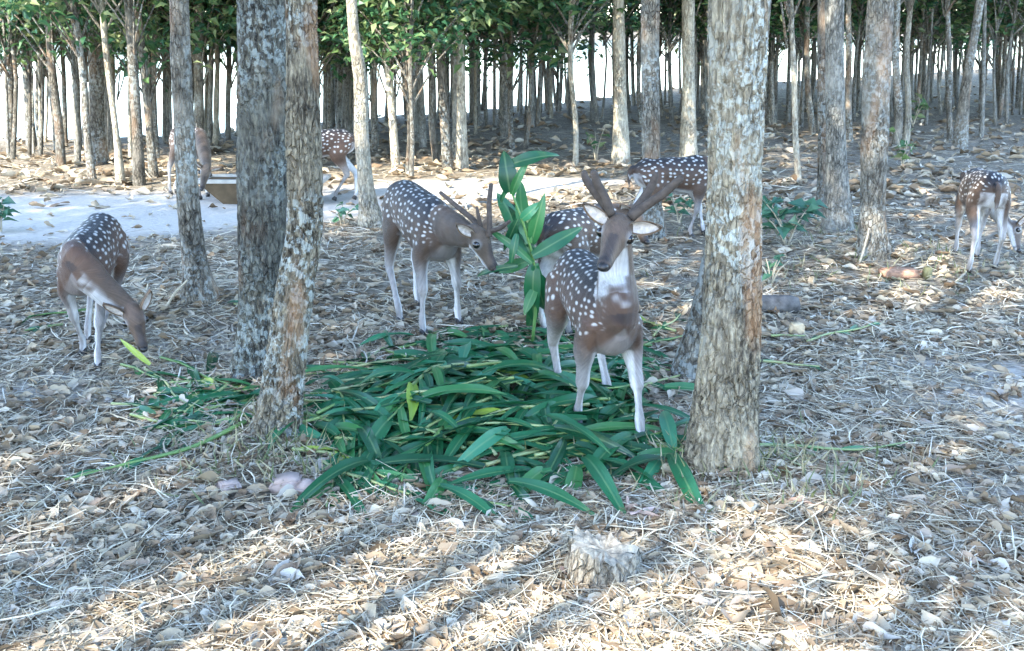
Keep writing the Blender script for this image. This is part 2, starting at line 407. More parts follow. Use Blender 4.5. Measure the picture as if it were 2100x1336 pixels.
def T(name, pts, label, mat, height=10.5, kind='high', cz=None, sc=1.0, zs=1.0, group=None, rough=0, nseg=10, sub=3, flare=1.35, crown=True):
    g = G(pts[0][0], pts[0][1]); Y = g.y; path = []
    for i, (px, py, wd) in enumerate(pts):
        p = g if i == 0 else P(px, py, Y)
        path.append((p, wd / 2 * m_per_px(p)))
    p0, r0 = path[0]
    path = [(p0 - Vector((0, 0, .12)), r0 * flare), (p0 + Vector((0, 0, .03)), r0 * (1 + (flare - 1) * .5))] + path[1:]
    pl, rl = path[-1]; pk = path[-2][0]; sl_ = (pl.x - pk.x) / max(.3, pl.z - pk.z); sl_ = max(-.12, min(.12, sl_))
    h = max(height - pl.z, .8)
    for f_, rs in ((.3, .88), (.65, .6), (1.0, .15)):
        path.append((Vector((pl.x + sl_ * h * f_ * (1 - .5 * f_) + R.uniform(-.05, .05), pl.y + R.uniform(-.05, .05), pl.z + h * f_)), rl * rs))
    root = empty(name, p0, label, "tree", group)
    link("trunk", trunk_mesh(path, mat, nseg, sub, rough, R.uniform(0, 50), origin=p0), root)
    if crown:
        if kind == 'high': add_crown(root, p0, path, R.choice(CROWN_HIGH), cz or height - 5, sc, zs)
        else: add_crown(root, p0, path, R.choice(CROWN_FAR if kind == 'far' else CROWN_LOW), cz or 2.6, sc, zs)
    return root

T("tree", [(528, 765, 92), (532, 640, 84), (538, 400, 98), (538, 200, 98), (538, 0, 98)], "thick dark trunk mottled with pale lichen, rising behind the leaning rough trunk", BARK_MOSS, 12, rough=.16, nseg=110, sub=56)
T("tree", [(568, 888, 88), (574, 830, 84), (590, 700, 76), (606, 580, 72), (625, 450, 66), (622, 250, 62), (617, 0, 58)], "rough-barked leaning tree at the left edge of the green leaf pile, sunlit higher up", BARK_NEAR, 11, rough=.28, nseg=110, sub=44)
T("tree", [(1480, 945, 134), (1490, 800, 124), (1502, 640, 112), (1508, 400, 102), (1513, 200, 106), (1518, 0, 112)], "thick flaky-barked tree with pale lichen and rusty patches beside the antlered stag facing forward", BARK_NEAR, 13, rough=.22, nseg=130, sub=48, flare=1.12)
T("tree", [(1418, 772, 72), (1440, 660, 58), (1468, 520, 52), (1512, 300, 50), (1556, 60, 40), (1562, 0, 40)], "grey leaning tree tucked behind the thick flaky-barked trunk", BARK, 11, rough=.10, nseg=56, sub=24)
T("tree", [(410, 622, 62), (400, 540, 50), (386, 420, 44), (377, 250, 40), (370, 100, 40), (367, 0, 38)], "leaning grey trunk near the head of the grazing doe, hiding a deer behind", BARK, 10.5, rough=.12, nseg=72, sub=34)
T("tree", [(762, 465, 46), (752, 390, 34), (742, 280, 29), (740, 170, 28), (727, 80, 24), (721, 0, 21)], "crooked pale tree standing at the edge of the worn track", BARK_PALE, 9, rough=.12, nseg=56, sub=24)
T("tree", [(1340, 490, 46), (1338, 400, 38), (1335, 250, 37), (1334, 0, 37)], "straight grey tree between the stag's antlers and a browsing deer", BARK, 11, rough=.1, nseg=56, sub=24)
T("tree", [(1718, 470, 58), (1716, 350, 44), (1713, 200, 38), (1712, 0, 37)], "dark grey trunk beside the broad-leaved bluish shrub", BARK_DARK, 11, rough=.1, nseg=56, sub=24)
T("tree", [(1790, 545, 62), (1790, 430, 50), (1795, 250, 50), (1800, 120, 50), (1805, 0, 50)], "stout trunk with yellow sun flecks on a low mound of debris", BARK, 11, rough=.12, nseg=64, sub=28)
T("tree", [(1690, 425, 30), (1690, 300, 26), (1690, 0, 26)], "slim brown trunk touching the darker trunk by the bluish shrub", BARK, 10)
T("tree", [(1412, 332, 34), (1412, 200, 27), (1412, 0, 26)], "pale sunlit trunk behind the deer half hidden by the thick tree", BARK_PALE, 10)
T("tree", [(1273, 336, 34), (1272, 200, 27), (1268, 0, 24)], "pale sunlit trunk standing alone above the forward-facing stag's antlers", BARK_PALE, 10)
T("tree", [(948, 350, 24), (946, 200, 18), (941, 0, 16)], "white slender trunk at the far edge of the worn track", BARK_PALE, 8, 'low', 2.6)
T("tree", [(248, 378, 18), (238, 270, 13), (220, 130, 13), (207, 0, 12)], "pale slender bent sapling in the stand by the water", BARK_PALE, 7, 'low', 2.3)
T("tree", [(1968, 305, 28), (1978, 200, 22), (1992, 110, 19), (2010, 0, 17)], "leaning trunk beyond the deer seen from behind", BARK, 9)
# more mid-distance trunks (foot x, foot y, width, x at top edge, bark, label)
MIDT = [
 (20, 292, 15, 14, 1), (66, 300, 20, 44, 2), (84, 302, 11, 72, 2), (118, 312, 13, 78, 2), (126, 346, 19, 96, 1), (160, 340, 14, 146, 2),
 (190, 372, 17, 150, 1), (206, 336, 34, 192, 1), (286, 380, 25, 264, 1), (316, 362, 19, 279, 1), (346, 290, 11, 338, 2), (406, 318, 22, 408, 1),
 (432, 296, 12, 428, 2), (448, 290, 11, 446, 2), (468, 286, 12, 464, 2), (676, 262, 14, 668, 2), (700, 275, 16, 690, 2), (716, 292, 12, 708, 2),
 (768, 312, 13, 758, 1), (812, 346, 18, 778, 0), (835, 356, 8, 832, 1), (843, 366, 10, 846, 1), (856, 292, 12, 846, 2), (868, 302, 14, 862, 2),
 (894, 332, 15, 868, 1), (918, 350, 22, 903, 1), (936, 322, 17, 926, 2), (1038, 282, 22, 1030, 2), (1050, 306, 12, 1046, 1),
 (1078, 306, 10, 1098, 1), (1180, 342, 12, 1172, 0), (1447, 252, 14, 1446, 2), (1637, 372, 13, 1622, 0), (1666, 272, 14, 1656, 1),
 (1742, 292, 14, 1740, 1), (1838, 302, 18, 1840, 1), (1858, 296, 14, 1868, 0), (1948, 292, 12, 1944, 1), (2012, 282, 9, 2020, 2)]
ADJ = {0: "pale", 1: "grey", 2: "dark"}; MM = {0: BARK_PALE, 1: BARK, 2: BARK_DARK}
for (bx, by, wd, tx, k) in MIDT:
    where = "in the stand by the bright water" if bx < 480 else ("at the far side of the worn track" if bx < 1120 else "on the shaded slope behind the deer")
    size = "stout" if wd >= 19 else ("slim" if wd >= 13 else "spindly")
    T("tree", [(bx, by, wd), (bx + (tx - bx) * .25 + R.uniform(-5, 5), by * .75, wd * .92), (bx + (tx - bx) * .6 + R.uniform(-6, 6), by * .4, wd * .88), (tx, 0, wd * .78)], f"{size} {ADJ[k]} trunk {where}",
      MM[k], R.uniform(6.5, 8.5), 'low', (R.uniform(1.35, 2.1) if bx < 1500 else R.uniform(1.9, 2.8)), R.uniform(.9, 1.3), R.uniform(.85, 1.1), group=f"trees {where}", nseg=9, sub=4, flare=1.2)
# dense far stand
cnt = 0
for _ in range(3000):
    px = R.uniform(-60, 2160); ey = 60 + 3675 / max(8, edge_y((px - 1050) / F * 30))
    yb = 118 + 145 * R.random() ** .8
    g = G(px, yb)
    if g.y > edge_y(g.x) - .4 or g.y < 14: continue
    if px < 470 and R.random() < .15: continue
    if 1130 < px < 1260 and R.random() < .5: continue
    wd = R.uniform(.045, .095) / m_per_px(g); k = R.choice((1, 2, 2))
    lab = {1: "slender grey trunk in the dense far stand", 2: "slender dark trunk in the dense far stand"}[k] + (" by the open water" if px < 480 else " behind the white slender trunk" if px < 1120 else " behind the two pale sunlit trunks" if px < 1560 else " beyond the deer seen from behind" if px > 1860 else " beyond the stout trunk")
    T("tree", [(px, yb, wd), (px + R.uniform(-9, 9) + (px - 1050) * .004, yb * .5, wd * .9), (px + (px - 1050) * .015 + R.uniform(-10, 10), 0, wd * .8)], lab,
      MM[k], R.uniform(5.5, 8), 'far', (R.uniform(1.6, 3.0) if px < 480 or R.random() < .5 else R.uniform(1.2, 2.2)), R.uniform(.9, 1.4), R.uniform(.8, 1.1), group="trees of the dense far stand", nseg=6, sub=2)
    cnt += 1
    if cnt >= 215: break

for _ in range(78):
    px = R.uniform(-40, 1180); d0 = ray(px, 240); x = d0.x / d0.y * 19
    for _i in range(4): yy = edge_y(x) - .4; x = (px - 1050) / F * yy * 1.02
    yy -= R.uniform(0, 5.5) * (.45 if px < 470 else 1); x = (px - 1050) / F * yy * 1.02
    p = Vector((x, yy, 0)); vz = p.y * CT + CAM_H * ST; py = 668 - (p.y * ST - CAM_H * CT) / vz * F
    wd = R.uniform(.04, .085) / m_per_px(p); k = R.choice((0, 1, 2, 2))
    T("tree", [(px, py, wd), (px + R.uniform(-7, 7), py * .5, wd * .9), (px + (px - 1050) * .012 + R.uniform(-12, 12), 0, wd * .8)], f"very thin {ADJ[k]} sapling trunk along the pond's edge" + (" beyond the trough" if px < 620 else " beyond the worn track"),
      MM[k], R.uniform(5, 7), 'far', R.uniform(1.0, 2.4), R.uniform(.8, 1.3), R.uniform(.8, 1.1), group="saplings along the pond edge", nseg=6, sub=2)

# unseen trees added behind the viewer, crowns placed to shade the clearing
sh = 8.0 / math.tan(SUN_EL)
LIT = [(.45, 6.35, .2), (1.9, 5.95, .1)]
SHADE = []; LITPTS = [(P(622, 120, 4.47), 1.4), (P(624, 300, 4.47), 1.3), (P(740, 200, 9.0), 1.4), (P(1260, 1130, 3.35), .9), (P(1800, 120, 7.5), 1.0)]
for iy in range(7):
    for ix in range(10):
        tx, ty = -6.0 + ix * 1.4 + (iy % 2) * .7 + R.uniform(-.2, .2), 2.7 + iy * 1.4 + R.uniform(-.2, .2)
        if any(math.hypot(tx - a_, ty - b_) < c_ + .55 for a_, b_, c_ in LIT): continue
        X_, Y_ = tx + SUN_DIR.x * sh, ty + SUN_DIR.y * sh
        if (Y_ > -.7 and abs(X_) < .5 * max(Y_, 0) + .9) or Y_ > 3 or abs(tx) > .62 * ty + 1.6: continue
        cc = Vector((X_, Y_, 8.0)); bad = any(abs((X_ - a_) * SUN_DIR.y - (Y_ - b_) * SUN_DIR.x) < w_ for a_, b_, w_ in ((.32, 3.3, .3),))
        for q, lr in LITPTS:
            v = cc - q; v = v - to_sun * v.dot(to_sun); bad = bad or v.length < lr
        if bad: continue
        SHADE.append((tx, ty, R.uniform(.62, .8)))
# extra unseen crowns added to keep deer, heap and thick trunk in shade
for q in (P(1190, 560, 4.7), P(1265, 600, 4.3), P(1300, 760, 4.3), P(1505, 250, 4.2), P(1500, 480, 4.2), P(1490, 760, 4.2), G(900, 760), G(1050, 840), G(1150, 760), G(900, 930), P(900, 450, 6.0), P(990, 500, 5.6), P(200, 560, 5.5), G(1800, 760), G(1700, 640)):
    c_ = q + to_sun * ((8.0 - q.z) / to_sun.z); SHADE.append((c_.x - SUN_DIR.x * sh, c_.y - SUN_DIR.y * sh, .42))
for tx, ty, ss in SHADE:
    x, y = tx + SUN_DIR.x * sh, ty + SUN_DIR.y * sh; z = gz(x, y); p0 = Vector((x, y, z))
    root = empty("tree", p0, "unseen tree added behind the viewpoint to shade the clearing", "tree", "added shade trees behind the viewpoint")
    path = [(p0 - Vector((0, 0, .1)), .085), (p0 + Vector((.12, 0, 2)), .06), (p0 + Vector((-.12, .1, 5.5)), .045), (p0 + Vector((0, 0, 9)), .015)]
    link("trunk", trunk_mesh(path, BARK, 10, 4, 0, 3, origin=p0), root)
    add_crown(root, p0, path, R.choice(CROWN_SHADE[:2] if ty < 4.1 and tx < 1.8 and ss > .5 else CROWN_SHADE[2:]), 6.9, ss, .5 if ss > .5 else .35)

# wood on the far bank: reads as one mass
nl = 26000; ang = NP.uniform(-1.0, 1.0, nl); dist = NP.uniform(0, 1, nl)
X = NP.uniform(-260, 300, nl); Yf = np.array([edge_y(x) for x in X]) + 215 + NP.uniform(0, 20, nl)
Zf = 1.2 + NP.uniform(0, 1, nl) ** .8 * (5 + 2.5 * np.sin(X * .13) + 1.5 * np.sin(X * .41 + 1))
Vv, Qq = leaf_batch(np.stack([X, Yf, Zf], 1), rand_dirs(nl), NP.normal(size=(nl, 3)), NP.uniform(1.0, 2.2, nl), NP.uniform(.7, 1.5, nl))
tag(link("distant_wood", fast_mesh("distant_wood", Vv, Qq, LEAF, False)), "distant wood on the far bank of the pond", "wood", kind="stuff")

# ------------------------------------------------------------------ deer
def coat_mat():
    m, t, b = new_mat("deer_coat", .5, .3)
    col = N(t, "ShaderNodeAttribute", attribute_name="coat").outputs["Color"]
    sp = N(t, "ShaderNodeAttribute", attribute_name="spotuv").outputs["Vector"]
    mk = N(t, "ShaderNodeAttribute", attribute_name="spotmask").outputs["Fac"]
    nz = tex(t, "ShaderNodeTexNoise", 14, sp, 2, .5)
    vo = tex(t, "ShaderNodeTexVoronoi", 23.5, sp, 0, 0, voronoi_dimensions='2D'); vo.inputs["Randomness"].default_value = .68
    d = mathn(t, 'ADD', vo.outputs["Distance"], mathn(t, 'MULTIPLY', mathn(t, 'SUBTRACT', nz.outputs[0], .5), .35))
    s = ramp(t, d, [(.10, (1, 1, 1)), (.30, (0, 0, 0))])
    s = mathn(t, 'MULTIPLY', s, mk)
    co = N(t, "ShaderNodeTexCoord").outputs["Object"]
    hair = tex(t, "ShaderNodeTexNoise", 1.0, sp, 6, .75, (38, 190, 60))
    big = tex(t, "ShaderNodeTexNoise", 7, co, 4, .6)
    col = mix(t, .55, col, ramp(t, big.outputs[0], [(.3, (.28, .28, .28)), (.7, (.72, .70, .68))]), 'OVERLAY')
    c = mix(t, .8, col, ramp(t, hair.outputs[0], [(.3, (.3, .3, .3)), (.7, (.7, .7, .7))]), 'OVERLAY')
    c = mix(t, mathn(t, 'MULTIPLY', s, ramp(t, hair.outputs[0], [(.32, (.45, .45, .45)), (.55, (.95, .95, .95))])), c, (.56, .545, .52))
    t.links.new(c, b.inputs["Base Color"])
    b.inputs["Sheen Weight"].default_value = .08; b.inputs["Sheen Roughness"].default_value = .4
    bump(t, b, hair.outputs[0], .7, .008)
    return m
COAT = coat_mat()
RUF = np.array([.068, .043, .029]); DARK = np.array([.016, .015, .018]); WHT = np.array([.50, .50, .50]); LEG = np.array([.26, .25, .245]); GREY = np.array([.092, .068, .050])

def deer(label, s, fwd, anchor, anchor_at='front', feet=None, poll=None, nose=None, sh=1.0, hh=1.0, antlers=None, ears=None,
         voxel=.009, neckmid=None, redness=0.0, head_up=None, bib=True, headlen=None, tail=1.0, girth=1.0, bib_t=(.36, .50, .45, .85)):
    feet = feet or {}
    Fw = Vector((fwd[0], fwd[1], 0)).normalized(); Lf = Vector((-Fw.y, Fw.x, 0)); U = Vector((0, 0, 1))
    A = anchor; off = {'front': .26, 'hind': -.32}[anchor_at] * s
    O = Vector((A.x, A.y, 0)) - Fw * off; O.z = gz(O.x, O.y)
    def L(x, y, z):                      # body frame -> world
        zz = z * s
        return O + Fw * (x * s) + Lf * (y * s) + U * zz
    def tilt(x): return hh + (sh - hh) * max(0, min(1, (x + .3) / .58))
    sweeps = []                           # (rows, up, part)
    tr_rows = [(-.455, .70, .03, .045), (-.42, .695, .085, .10), (-.34, .685, .13, .15), (-.20, .685, .142, .152), (-.05, .672, .152, .168), (.08, .652, .158, .186),
               (.19, .648, .150, .188), (.28, .655, .128, .172), (.35, .665, .095, .135), (.40, .67, .045, .07)]
    rows = []
    for x, z, rw, rh in tr_rows:
        p = L(x, 0, z * tilt(x)); rows.append((*p, rw * s * girth, rh * s * girth))
    sweeps.append((rows, U, 'trunk'))
    sweeps.append(([(*L(.02, 0, .745 * tilt(.02)), .06 * s, .08 * s), (*L(.2, 0, .755 * tilt(.2)), .055 * s, .10 * s), (*L(.3, 0, .74 * tilt(.3)), .05 * s, .08 * s)], U, 'trunk'))
    # neck + head
    pl = poll if poll is not None else L(.56, 0, .98); ns = nose if nose is not None else L(.76, 0, .86)
    hd = (ns - pl); hl = hd.length
    want = (headlen or .265) * s
    ns = pl + hd.normalized() * want; hd = hd.normalized()
    hup = head_up if head_up is not None else ((pl - L(.25, 0, .65)).normalized() - hd * (pl - L(.25, 0, .65)).normalized().dot(hd))
    if hup.length < .05: hup = U
    hup = (hup - hd * hup.dot(hd)).normalized()
    hs = hd.cross(hup).normalized()      # head's right side
    n0 = L(.20, 0, .69 * tilt(.2)); n1 = L(.33, 0, .715 * tilt(.33)); jaw = pl + hd * .02 * s - hup * .035 * s
    nm = neckmid if neckmid is not None else n1.lerp(jaw, .5) + (n1 - n0).normalized() * .03 * s
    nk_up = Fw if abs((jaw - n1).normalized().z) > .7 else U
    sweeps.append(([(*n0, .085 * s, .13 * s), (*n1, .088 * s, .125 * s), (*nm, .076 * s, .094 * s), (*jaw, .052 * s, .066 * s), (*(pl + hd * .06 * s), .045 * s, .045 * s)], -nk_up if nk_up == Fw else U, 'neck'))
    hr = [(-.14, .03, .034, .0), (-.05, .050, .052, .0), (.12, .061, .062, .004), (.30, .062, .064, .004), (.45, .050, .057, -.004), (.62, .038, .046, -.012), (.80, .034, .038, -.016), (.93, .031, .031, -.015), (1.0, .018, .018, -.013)]
    sweeps.append(([(*(pl + hd * (t_ * want) + hup * (o_ * s)), a_ * s, b_ * s) for t_, a_, b_, o_ in hr], hup, 'head'))
    # brow ridges
    for sd in (-1, 1):
        e = pl + hd * (.30 * want) + hs * (sd * .047 * s) + hup * (.026 * s)
        sweeps.append(([(*(e - hd * .028 * s), .012 * s, .012 * s), (*e, .019 * s, .018 * s), (*(e + hd * .03 * s), .01 * s, .01 * s)], hup, 'head'))
    # legs
    hoofs = []
    for key, x, sd, hind in (('FL', .26, 1, 0), ('FR', .26, -1, 0), ('HL', -.32, 1, 1), ('HR', -.32, -1, 1)):
        if key in feet and feet[key] is not None: fp = feet[key].copy()
        else:
            fp = L(x + R.uniform(-.05, .05), sd * .085, 0); fp.z = gz(fp.x, fp.y)
        fp.z += .012
        if not hind:
            a0 = L(.25, sd * .085, .66 * sh); a1 = L(.22, sd * .105, .50 * sh)
            fet = fp + U * .085 * s - Fw * .012 * s
            kn = a1.lerp(fet, .52) + Fw * .022 * s
            ro = [(*a0, .05 * s, .10 * s), (*a1, .05 * s, .078 * s), (*a1.lerp(kn, .55), .033 * s, .042 * s), (*kn, .0315 * s, .034 * s), (*kn.lerp(fet, .2), .020 * s, .022 * s), (*kn.lerp(fet, .65), .0172 * s, .0185 * s),
                  (*fet, .023 * s, .025 * s), (*(fp + U * .04 * s), .021 * s, .023 * s), (*(fp + Fw * .012 * s + U * .012 * s), .022 * s, .026 * s)]
        else:
            a0 = L(-.30, sd * .075, .70 * hh); a1 = L(-.235, sd * .112, .55 * hh)
            fet = fp + U * .085 * s - Fw * .014 * s
            base = a1.lerp(fet, .46)
            hk = base - Fw * (.115 * s); hk.z = fp.z + .30 * s * hh
            ro = [(*a0, .07 * s, .125 * s), (*a1, .062 * s, .105 * s), (*a1.lerp(hk, .55), .042 * s, .056 * s), (*hk, .0275 * s, .040 * s), (*hk.lerp(fet, .2), .0225 * s, .027 * s), (*hk.lerp(fet, .65), .0195 * s, .022 * s),
                  (*fet, .024 * s, .026 * s), (*(fp + U * .04 * s), .021 * s, .023 * s), (*(fp + Fw * .012 * s + U * .012 * s), .022 * s, .026 * s)]
        sweeps.append((ro, Fw, 'leg%d' % sd)); hoofs.append(fp)
    # tail
    tb = L(-.44, 0, .75 * hh)
    sweeps.append(([(*tb, .03 * s, .03 * s), (*(tb - Fw * .05 * s - U * .04 * s), .03 * s, .022 * s), (*(tb - Fw * .06 * s - U * .14 * s * tail), .026 * s, .016 * s), (*(tb - Fw * .05 * s - U * .22 * s * tail), .006 * s, .006 * s)], Fw, 'tail'))
    mb = MB(); samples = []
    for rows, up, part in sweeps:
        V_, F_, a_ = sweep(rows, up=tuple(up), nseg=16, sub=5); mb.add(V_, F_)
        for i, q in enumerate(a_): samples.append((*q[:3], max(.008, (q[3] + q[4]) / 2), part, i / (len(a_) - 1)))
    raw = mesh_from("raw", mb.local(O).v, mb.f, None); ro_ = link("raw", raw)
    rm = ro_.modifiers.new("r", 'REMESH'); rm.mode = 'VOXEL'; rm.voxel_size = voxel
    sm = ro_.modifiers.new("s", 'SMOOTH'); sm.factor = .5; sm.iterations = 5
    dg = bpy.context.evaluated_depsgraph_get(); body = bpy.data.meshes.new_from_object(ro_.evaluated_get(dg))
    bpy.data.objects.remove(ro_); bpy.data.meshes.remove(raw); body.name = "body"
    n = len(body.vertices); co = np.empty(n * 3, np.float32); body.vertices.foreach_get("co", co); co = co.reshape(-1, 3).astype(float)
    nm_ = np.empty(n * 3, np.float32); body.vertices.foreach_get("normal", nm_); nm_ = nm_.reshape(-1, 3)
    dsp = np.array([.0045 * mnoise.noise((p[0] * 11, p[1] * 11, p[2] * 9)) + .0025 * mnoise.noise((p[0] * 28, p[1] * 28, p[2] * 20)) for p in co]) * np.clip((co[:, 2] / s - .25) / .2, .25, 1)
    co = co + nm_ * dsp[:, None]; body.vertices.foreach_set("co", co.astype(np.float32).ravel())
    Wc = co + np.array(O)
    sp = np.array([q[:3] for q in samples]); sr = np.array([q[3] for q in samples]); spart = [q[4] for q in samples]; st_ = np.array([q[5] for q in samples])
    best = np.empty(n, int)
    for i in range(0, n, 4000):
        d = np.linalg.norm(Wc[i:i + 4000, None, :] - sp[None], axis=2) / sr[None]; best[i:i + 4000] = d.argmin(1)
    part = np.array(spart)[best]; tt = st_[best]
    fx = co @ np.array(Fw) / s; ly = co @ np.array(Lf) / s; hz = co[:, 2] / s
    zc = np.interp(fx, [-.45, -.2, .1, .4], [.70 * hh, .685 * hh, .65 * (hh + sh) / 2, .67 * sh])
    ang = np.arctan2(np.abs(ly), hz - zc) / math.pi        # 0 top .. 1 belly
    colr = np.tile(RUF, (n, 1)) * (1 + redness * np.array([.9, .25, 0]))
    def blend(c, tgt, f): return c * (1 - f[:, None]) + tgt * f[:, None]
    def sstep(x, a_, b_): q = np.clip((x - a_) / (b_ - a_), 0, 1); return q * q * (3 - 2 * q)
    isT = part == 'trunk'; isN = part == 'neck'; isH = part == 'head'; isL = np.char.startswith(part.astype(str), 'leg'); isTail = part == 'tail'
    colr = np.where((isT | isL)[:, None], blend(colr, DARK, (1 - sstep(ang, .10, .50)) * sstep(nm_[:, 2], -.3, .4)), colr)
    colr = np.where(isT[:, None], blend(colr, WHT, sstep(ang, .76, .88) * (1 - .75 * sstep(fx, .22, .30))), colr)
    # legs: pale below, white inside
    sdn = np.array([int(p[3:]) if p.startswith('leg') else 0 for p in part])
    inner = (nm_ @ np.array(Lf)) * -sdn
    up_l = 1 - sstep(hz, .30, .50)
    colr = np.where(isL[:, None], blend(colr, LEG, up_l * .92), colr)
    colr = np.where(isL[:, None], blend(colr, WHT, sstep(inner, .2, .7) * sstep(.62 - hz, 0, .1)), colr)
    rump = sstep(-(nm_ @ np.array(Fw)), .55, .9) * (hz < .68) * (hz > .40) * (np.abs(ly) < .11)
    colr = blend(colr, WHT, rump * .55)
    # neck: brown, dark nape; white bib under the throat
    colr = np.where(isN[:, None], blend(colr, GREY, sstep(tt, .2, .6) * .7), colr)
    if bib:
        under = -(nm_ @ np.array(hup)) if abs(hd.z) < .8 else nm_ @ np.array(hd)
        na_ = (jaw - n1).normalized(); fd = hd - na_ * hd.dot(na_)
        fd = fd.normalized() if fd.length > .1 else -hup
        front = nm_ @ np.array(fd)
        colr = np.where((isN | isH)[:, None], blend(colr, WHT, np.where(isN, sstep(front, bib_t[2], bib_t[3]) * sstep(tt + np.array([.10 * mnoise.noise((p[0] * 22, p[1] * 22, p[2] * 22)) for p in co]), bib_t[0], bib_t[1]) * (1 - .6 * sstep(tt, .74, .82)) * .9, 0)), colr)
    # head
    hco = Wc - np.array(pl); hx = hco @ np.array(hd) / want; hz2 = hco @ np.array(hup) / s; hy2 = np.abs(hco @ np.array(hs)) / s
    colr = np.where(isH[:, None], GREY * (1 + redness * np.array([.5, .1, 0])), colr)
    colr = np.where(isH[:, None], blend(colr, DARK * 1.4, (1 - sstep(hy2, .012, .03)) * sstep(hz2, .0, .02) * (hx > .45) * .6), colr)
    colr = np.where(isH[:, None], blend(colr, WHT, sstep(-hz2, .022, .038) * (hx > .1)), colr)
    colr = np.where(isH[:, None], blend(colr, DARK, sstep(hx, .80, .88) * (1 - sstep(hx, .9, .93)) * .7), colr)
    colr = np.where(isH[:, None], blend(colr, DARK, sstep(hx, .90, .96) * sstep(hz2, -.035, -.02) * .9), colr)
    er = np.minimum(np.linalg.norm(np.stack([(hx - .32) * want / s, hz2 - .012, hy2 - .055], 1), axis=1), 1)
    colr = np.where(isH[:, None], blend(colr, WHT * .8, (1 - sstep(er, .020, .040)) * .5), colr)
    colr = np.where(isTail[:, None], blend(np.tile(RUF, (n, 1)), WHT, sstep(-(hz - .62), 0, .1) * .5), colr)
    at = body.attributes.new("coat", 'FLOAT_COLOR', 'POINT'); at.data.foreach_set("color", np.hstack([colr, np.ones((n, 1))]).astype(np.float32).ravel())
    mask = ((isT | (isL & (hz > .5)) | (isN & (tt < .5))) & (ang < .72)).astype(float) * sstep(.80 - ang, .08, .16)
    mask *= (1 - sstep(nm_ @ np.array(Fw), .45, .7)) * (1 - sstep(fx, .34, .40)) * sstep(fx, -.44, -.39)
    mask *= np.where(isN, 1 - sstep(tt, .22, .36), 1)
    at = body.attributes.new("spotmask", 'FLOAT', 'POINT'); at.data.foreach_set("value", mask.astype(np.float32))
    uv = np.stack([fx * s * .78 + 3 * s, np.arctan2(ly, hz - zc) * .165 * s, np.zeros(n)], 1)
    at = body.attributes.new("spotuv", 'FLOAT_VECTOR', 'POINT'); at.data.foreach_set("vector", uv.astype(np.float32).ravel())
    body.materials.clear(); body.materials.append(COAT)
    body.polygons.foreach_set("use_smooth", [True] * len(body.polygons))
    root = empty("spotted_deer", O, label, "deer"); link("body", body, root)
    # eyes
    for sd in (-1, 1):
        c = pl + hd * (.325 * want) + hs * (sd * .058 * s) + hup * (.013 * s)
        V_, F_ = ball(c - O, .0215 * s, .0215 * s, .0215 * s); link("eye", mesh_from("eye", V_, F_, EYE), root)
    c = pl + hd * (.985 * want) - hup * (.008 * s) - O
    V_, F_ = ball(c, .023 * s, .023 * s, .019 * s); link("nose", mesh_from("nose", V_, F_, NOSE), root)
    # ears
    for sd in (1, -1):      # 1 = head's right
        cf = (ears or {}).get(sd, (.85, .42, -.22))
        d_ = (hs * (sd * cf[0]) + hup * cf[1] + hd * cf[2]).normalized()
        base = pl + hd * (.02 * want) + hs * (sd * .045 * s) + hup * (.026 * s) - O
        face = (hd * .75 + hup * .15 + hs * sd * .25); face = (face - d_ * face.dot(d_)).normalized(); sdv = d_.cross(face)
        def ear(len_, wid, back, thick):
            nu, nv = 9, 7; Vv_ = []; Ff = []
            for layer in (0, 1):
                for i in range(nu):
                    t_ = i / (nu - 1); wv = wid * math.sin(math.pi * min(1, (.16 + .84 * t_)) ** 1.0) ** .75 * (1 if t_ < .98 else .15)
                    for j in range(nv):
                        q = (j / (nv - 1) - .5) * 2
                        cup = wid * .55 * (q * q) * (1 - .5 * t_)
                        Vv_.append(base + d_ * (t_ * len_) + sdv * (q * wv * .5) + face * (cup - back - layer * thick))
            def I(l, i, j): return l * nu * nv + i * nv + j
            for i in range(nu - 1):
                for j in range(nv - 1):
                    Ff.append((I(0, i, j), I(0, i, j + 1), I(0, i + 1, j + 1), I(0, i + 1, j)))
                    Ff.append((I(1, i, j), I(1, i + 1, j), I(1, i + 1, j + 1), I(1, i, j + 1)))
                for j0 in (0, nv - 1): Ff.append((I(0, i, j0), I(0, i + 1, j0), I(1, i + 1, j0), I(1, i, j0)))
            for j in range(nv - 1): Ff.append((I(0, nu - 1, j), I(0, nu - 1, j + 1), I(1, nu - 1, j + 1), I(1, nu - 1, j)))
            return Vv_, Ff
        V_, F_ = ear(.130 * s, .068 * s, 0, .006 * s); e = link("ear", mesh_from("ear", V_, F_, EAROUT), root)
        V_, F_ = ear(.118 * s, .054 * s, -.003 * s, .002 * s); link("inner_ear", mesh_from("inner_ear", V_, F_, EARIN), e)
    # hoofs
    for fp in hoofs:
        hb = MB()
        for sd in (-1, 1):
            c = fp - O + Lf * (sd * .0115 * s)
            hb.sweep([(*(c + U * .034 * s - Fw * .006 * s), .011 * s, .018 * s), (*(c + U * .016 * s + Fw * .008 * s), .013 * s, .026 * s), (*(c - U * .004 + Fw * .018 * s), .013 * s, .030 * s)], up=tuple(Fw), nseg=10, sub=2)
        link("hoof", mesh_from("hoof", hb.v, hb.f, HOOF), root)
    for beams in (antlers or []):
        ab = MB()
        for rows in beams: ab.sweep([(*(p - O), r * s * .84, r * s * .84) for p, r in rows], up=(.3, .9, .2), nseg=12, sub=5)
        # rounded velvet tips
        for rows in beams:
            V_, F_ = ball(rows[-1][0] - O, rows[-1][1] * s * .84, rows[-1][1] * s * .84, rows[-1][1] * s * .84); ab.add(V_, F_)
        link("antler", mesh_from("antler", ab.v, ab.f, VELVET), root)
    return root
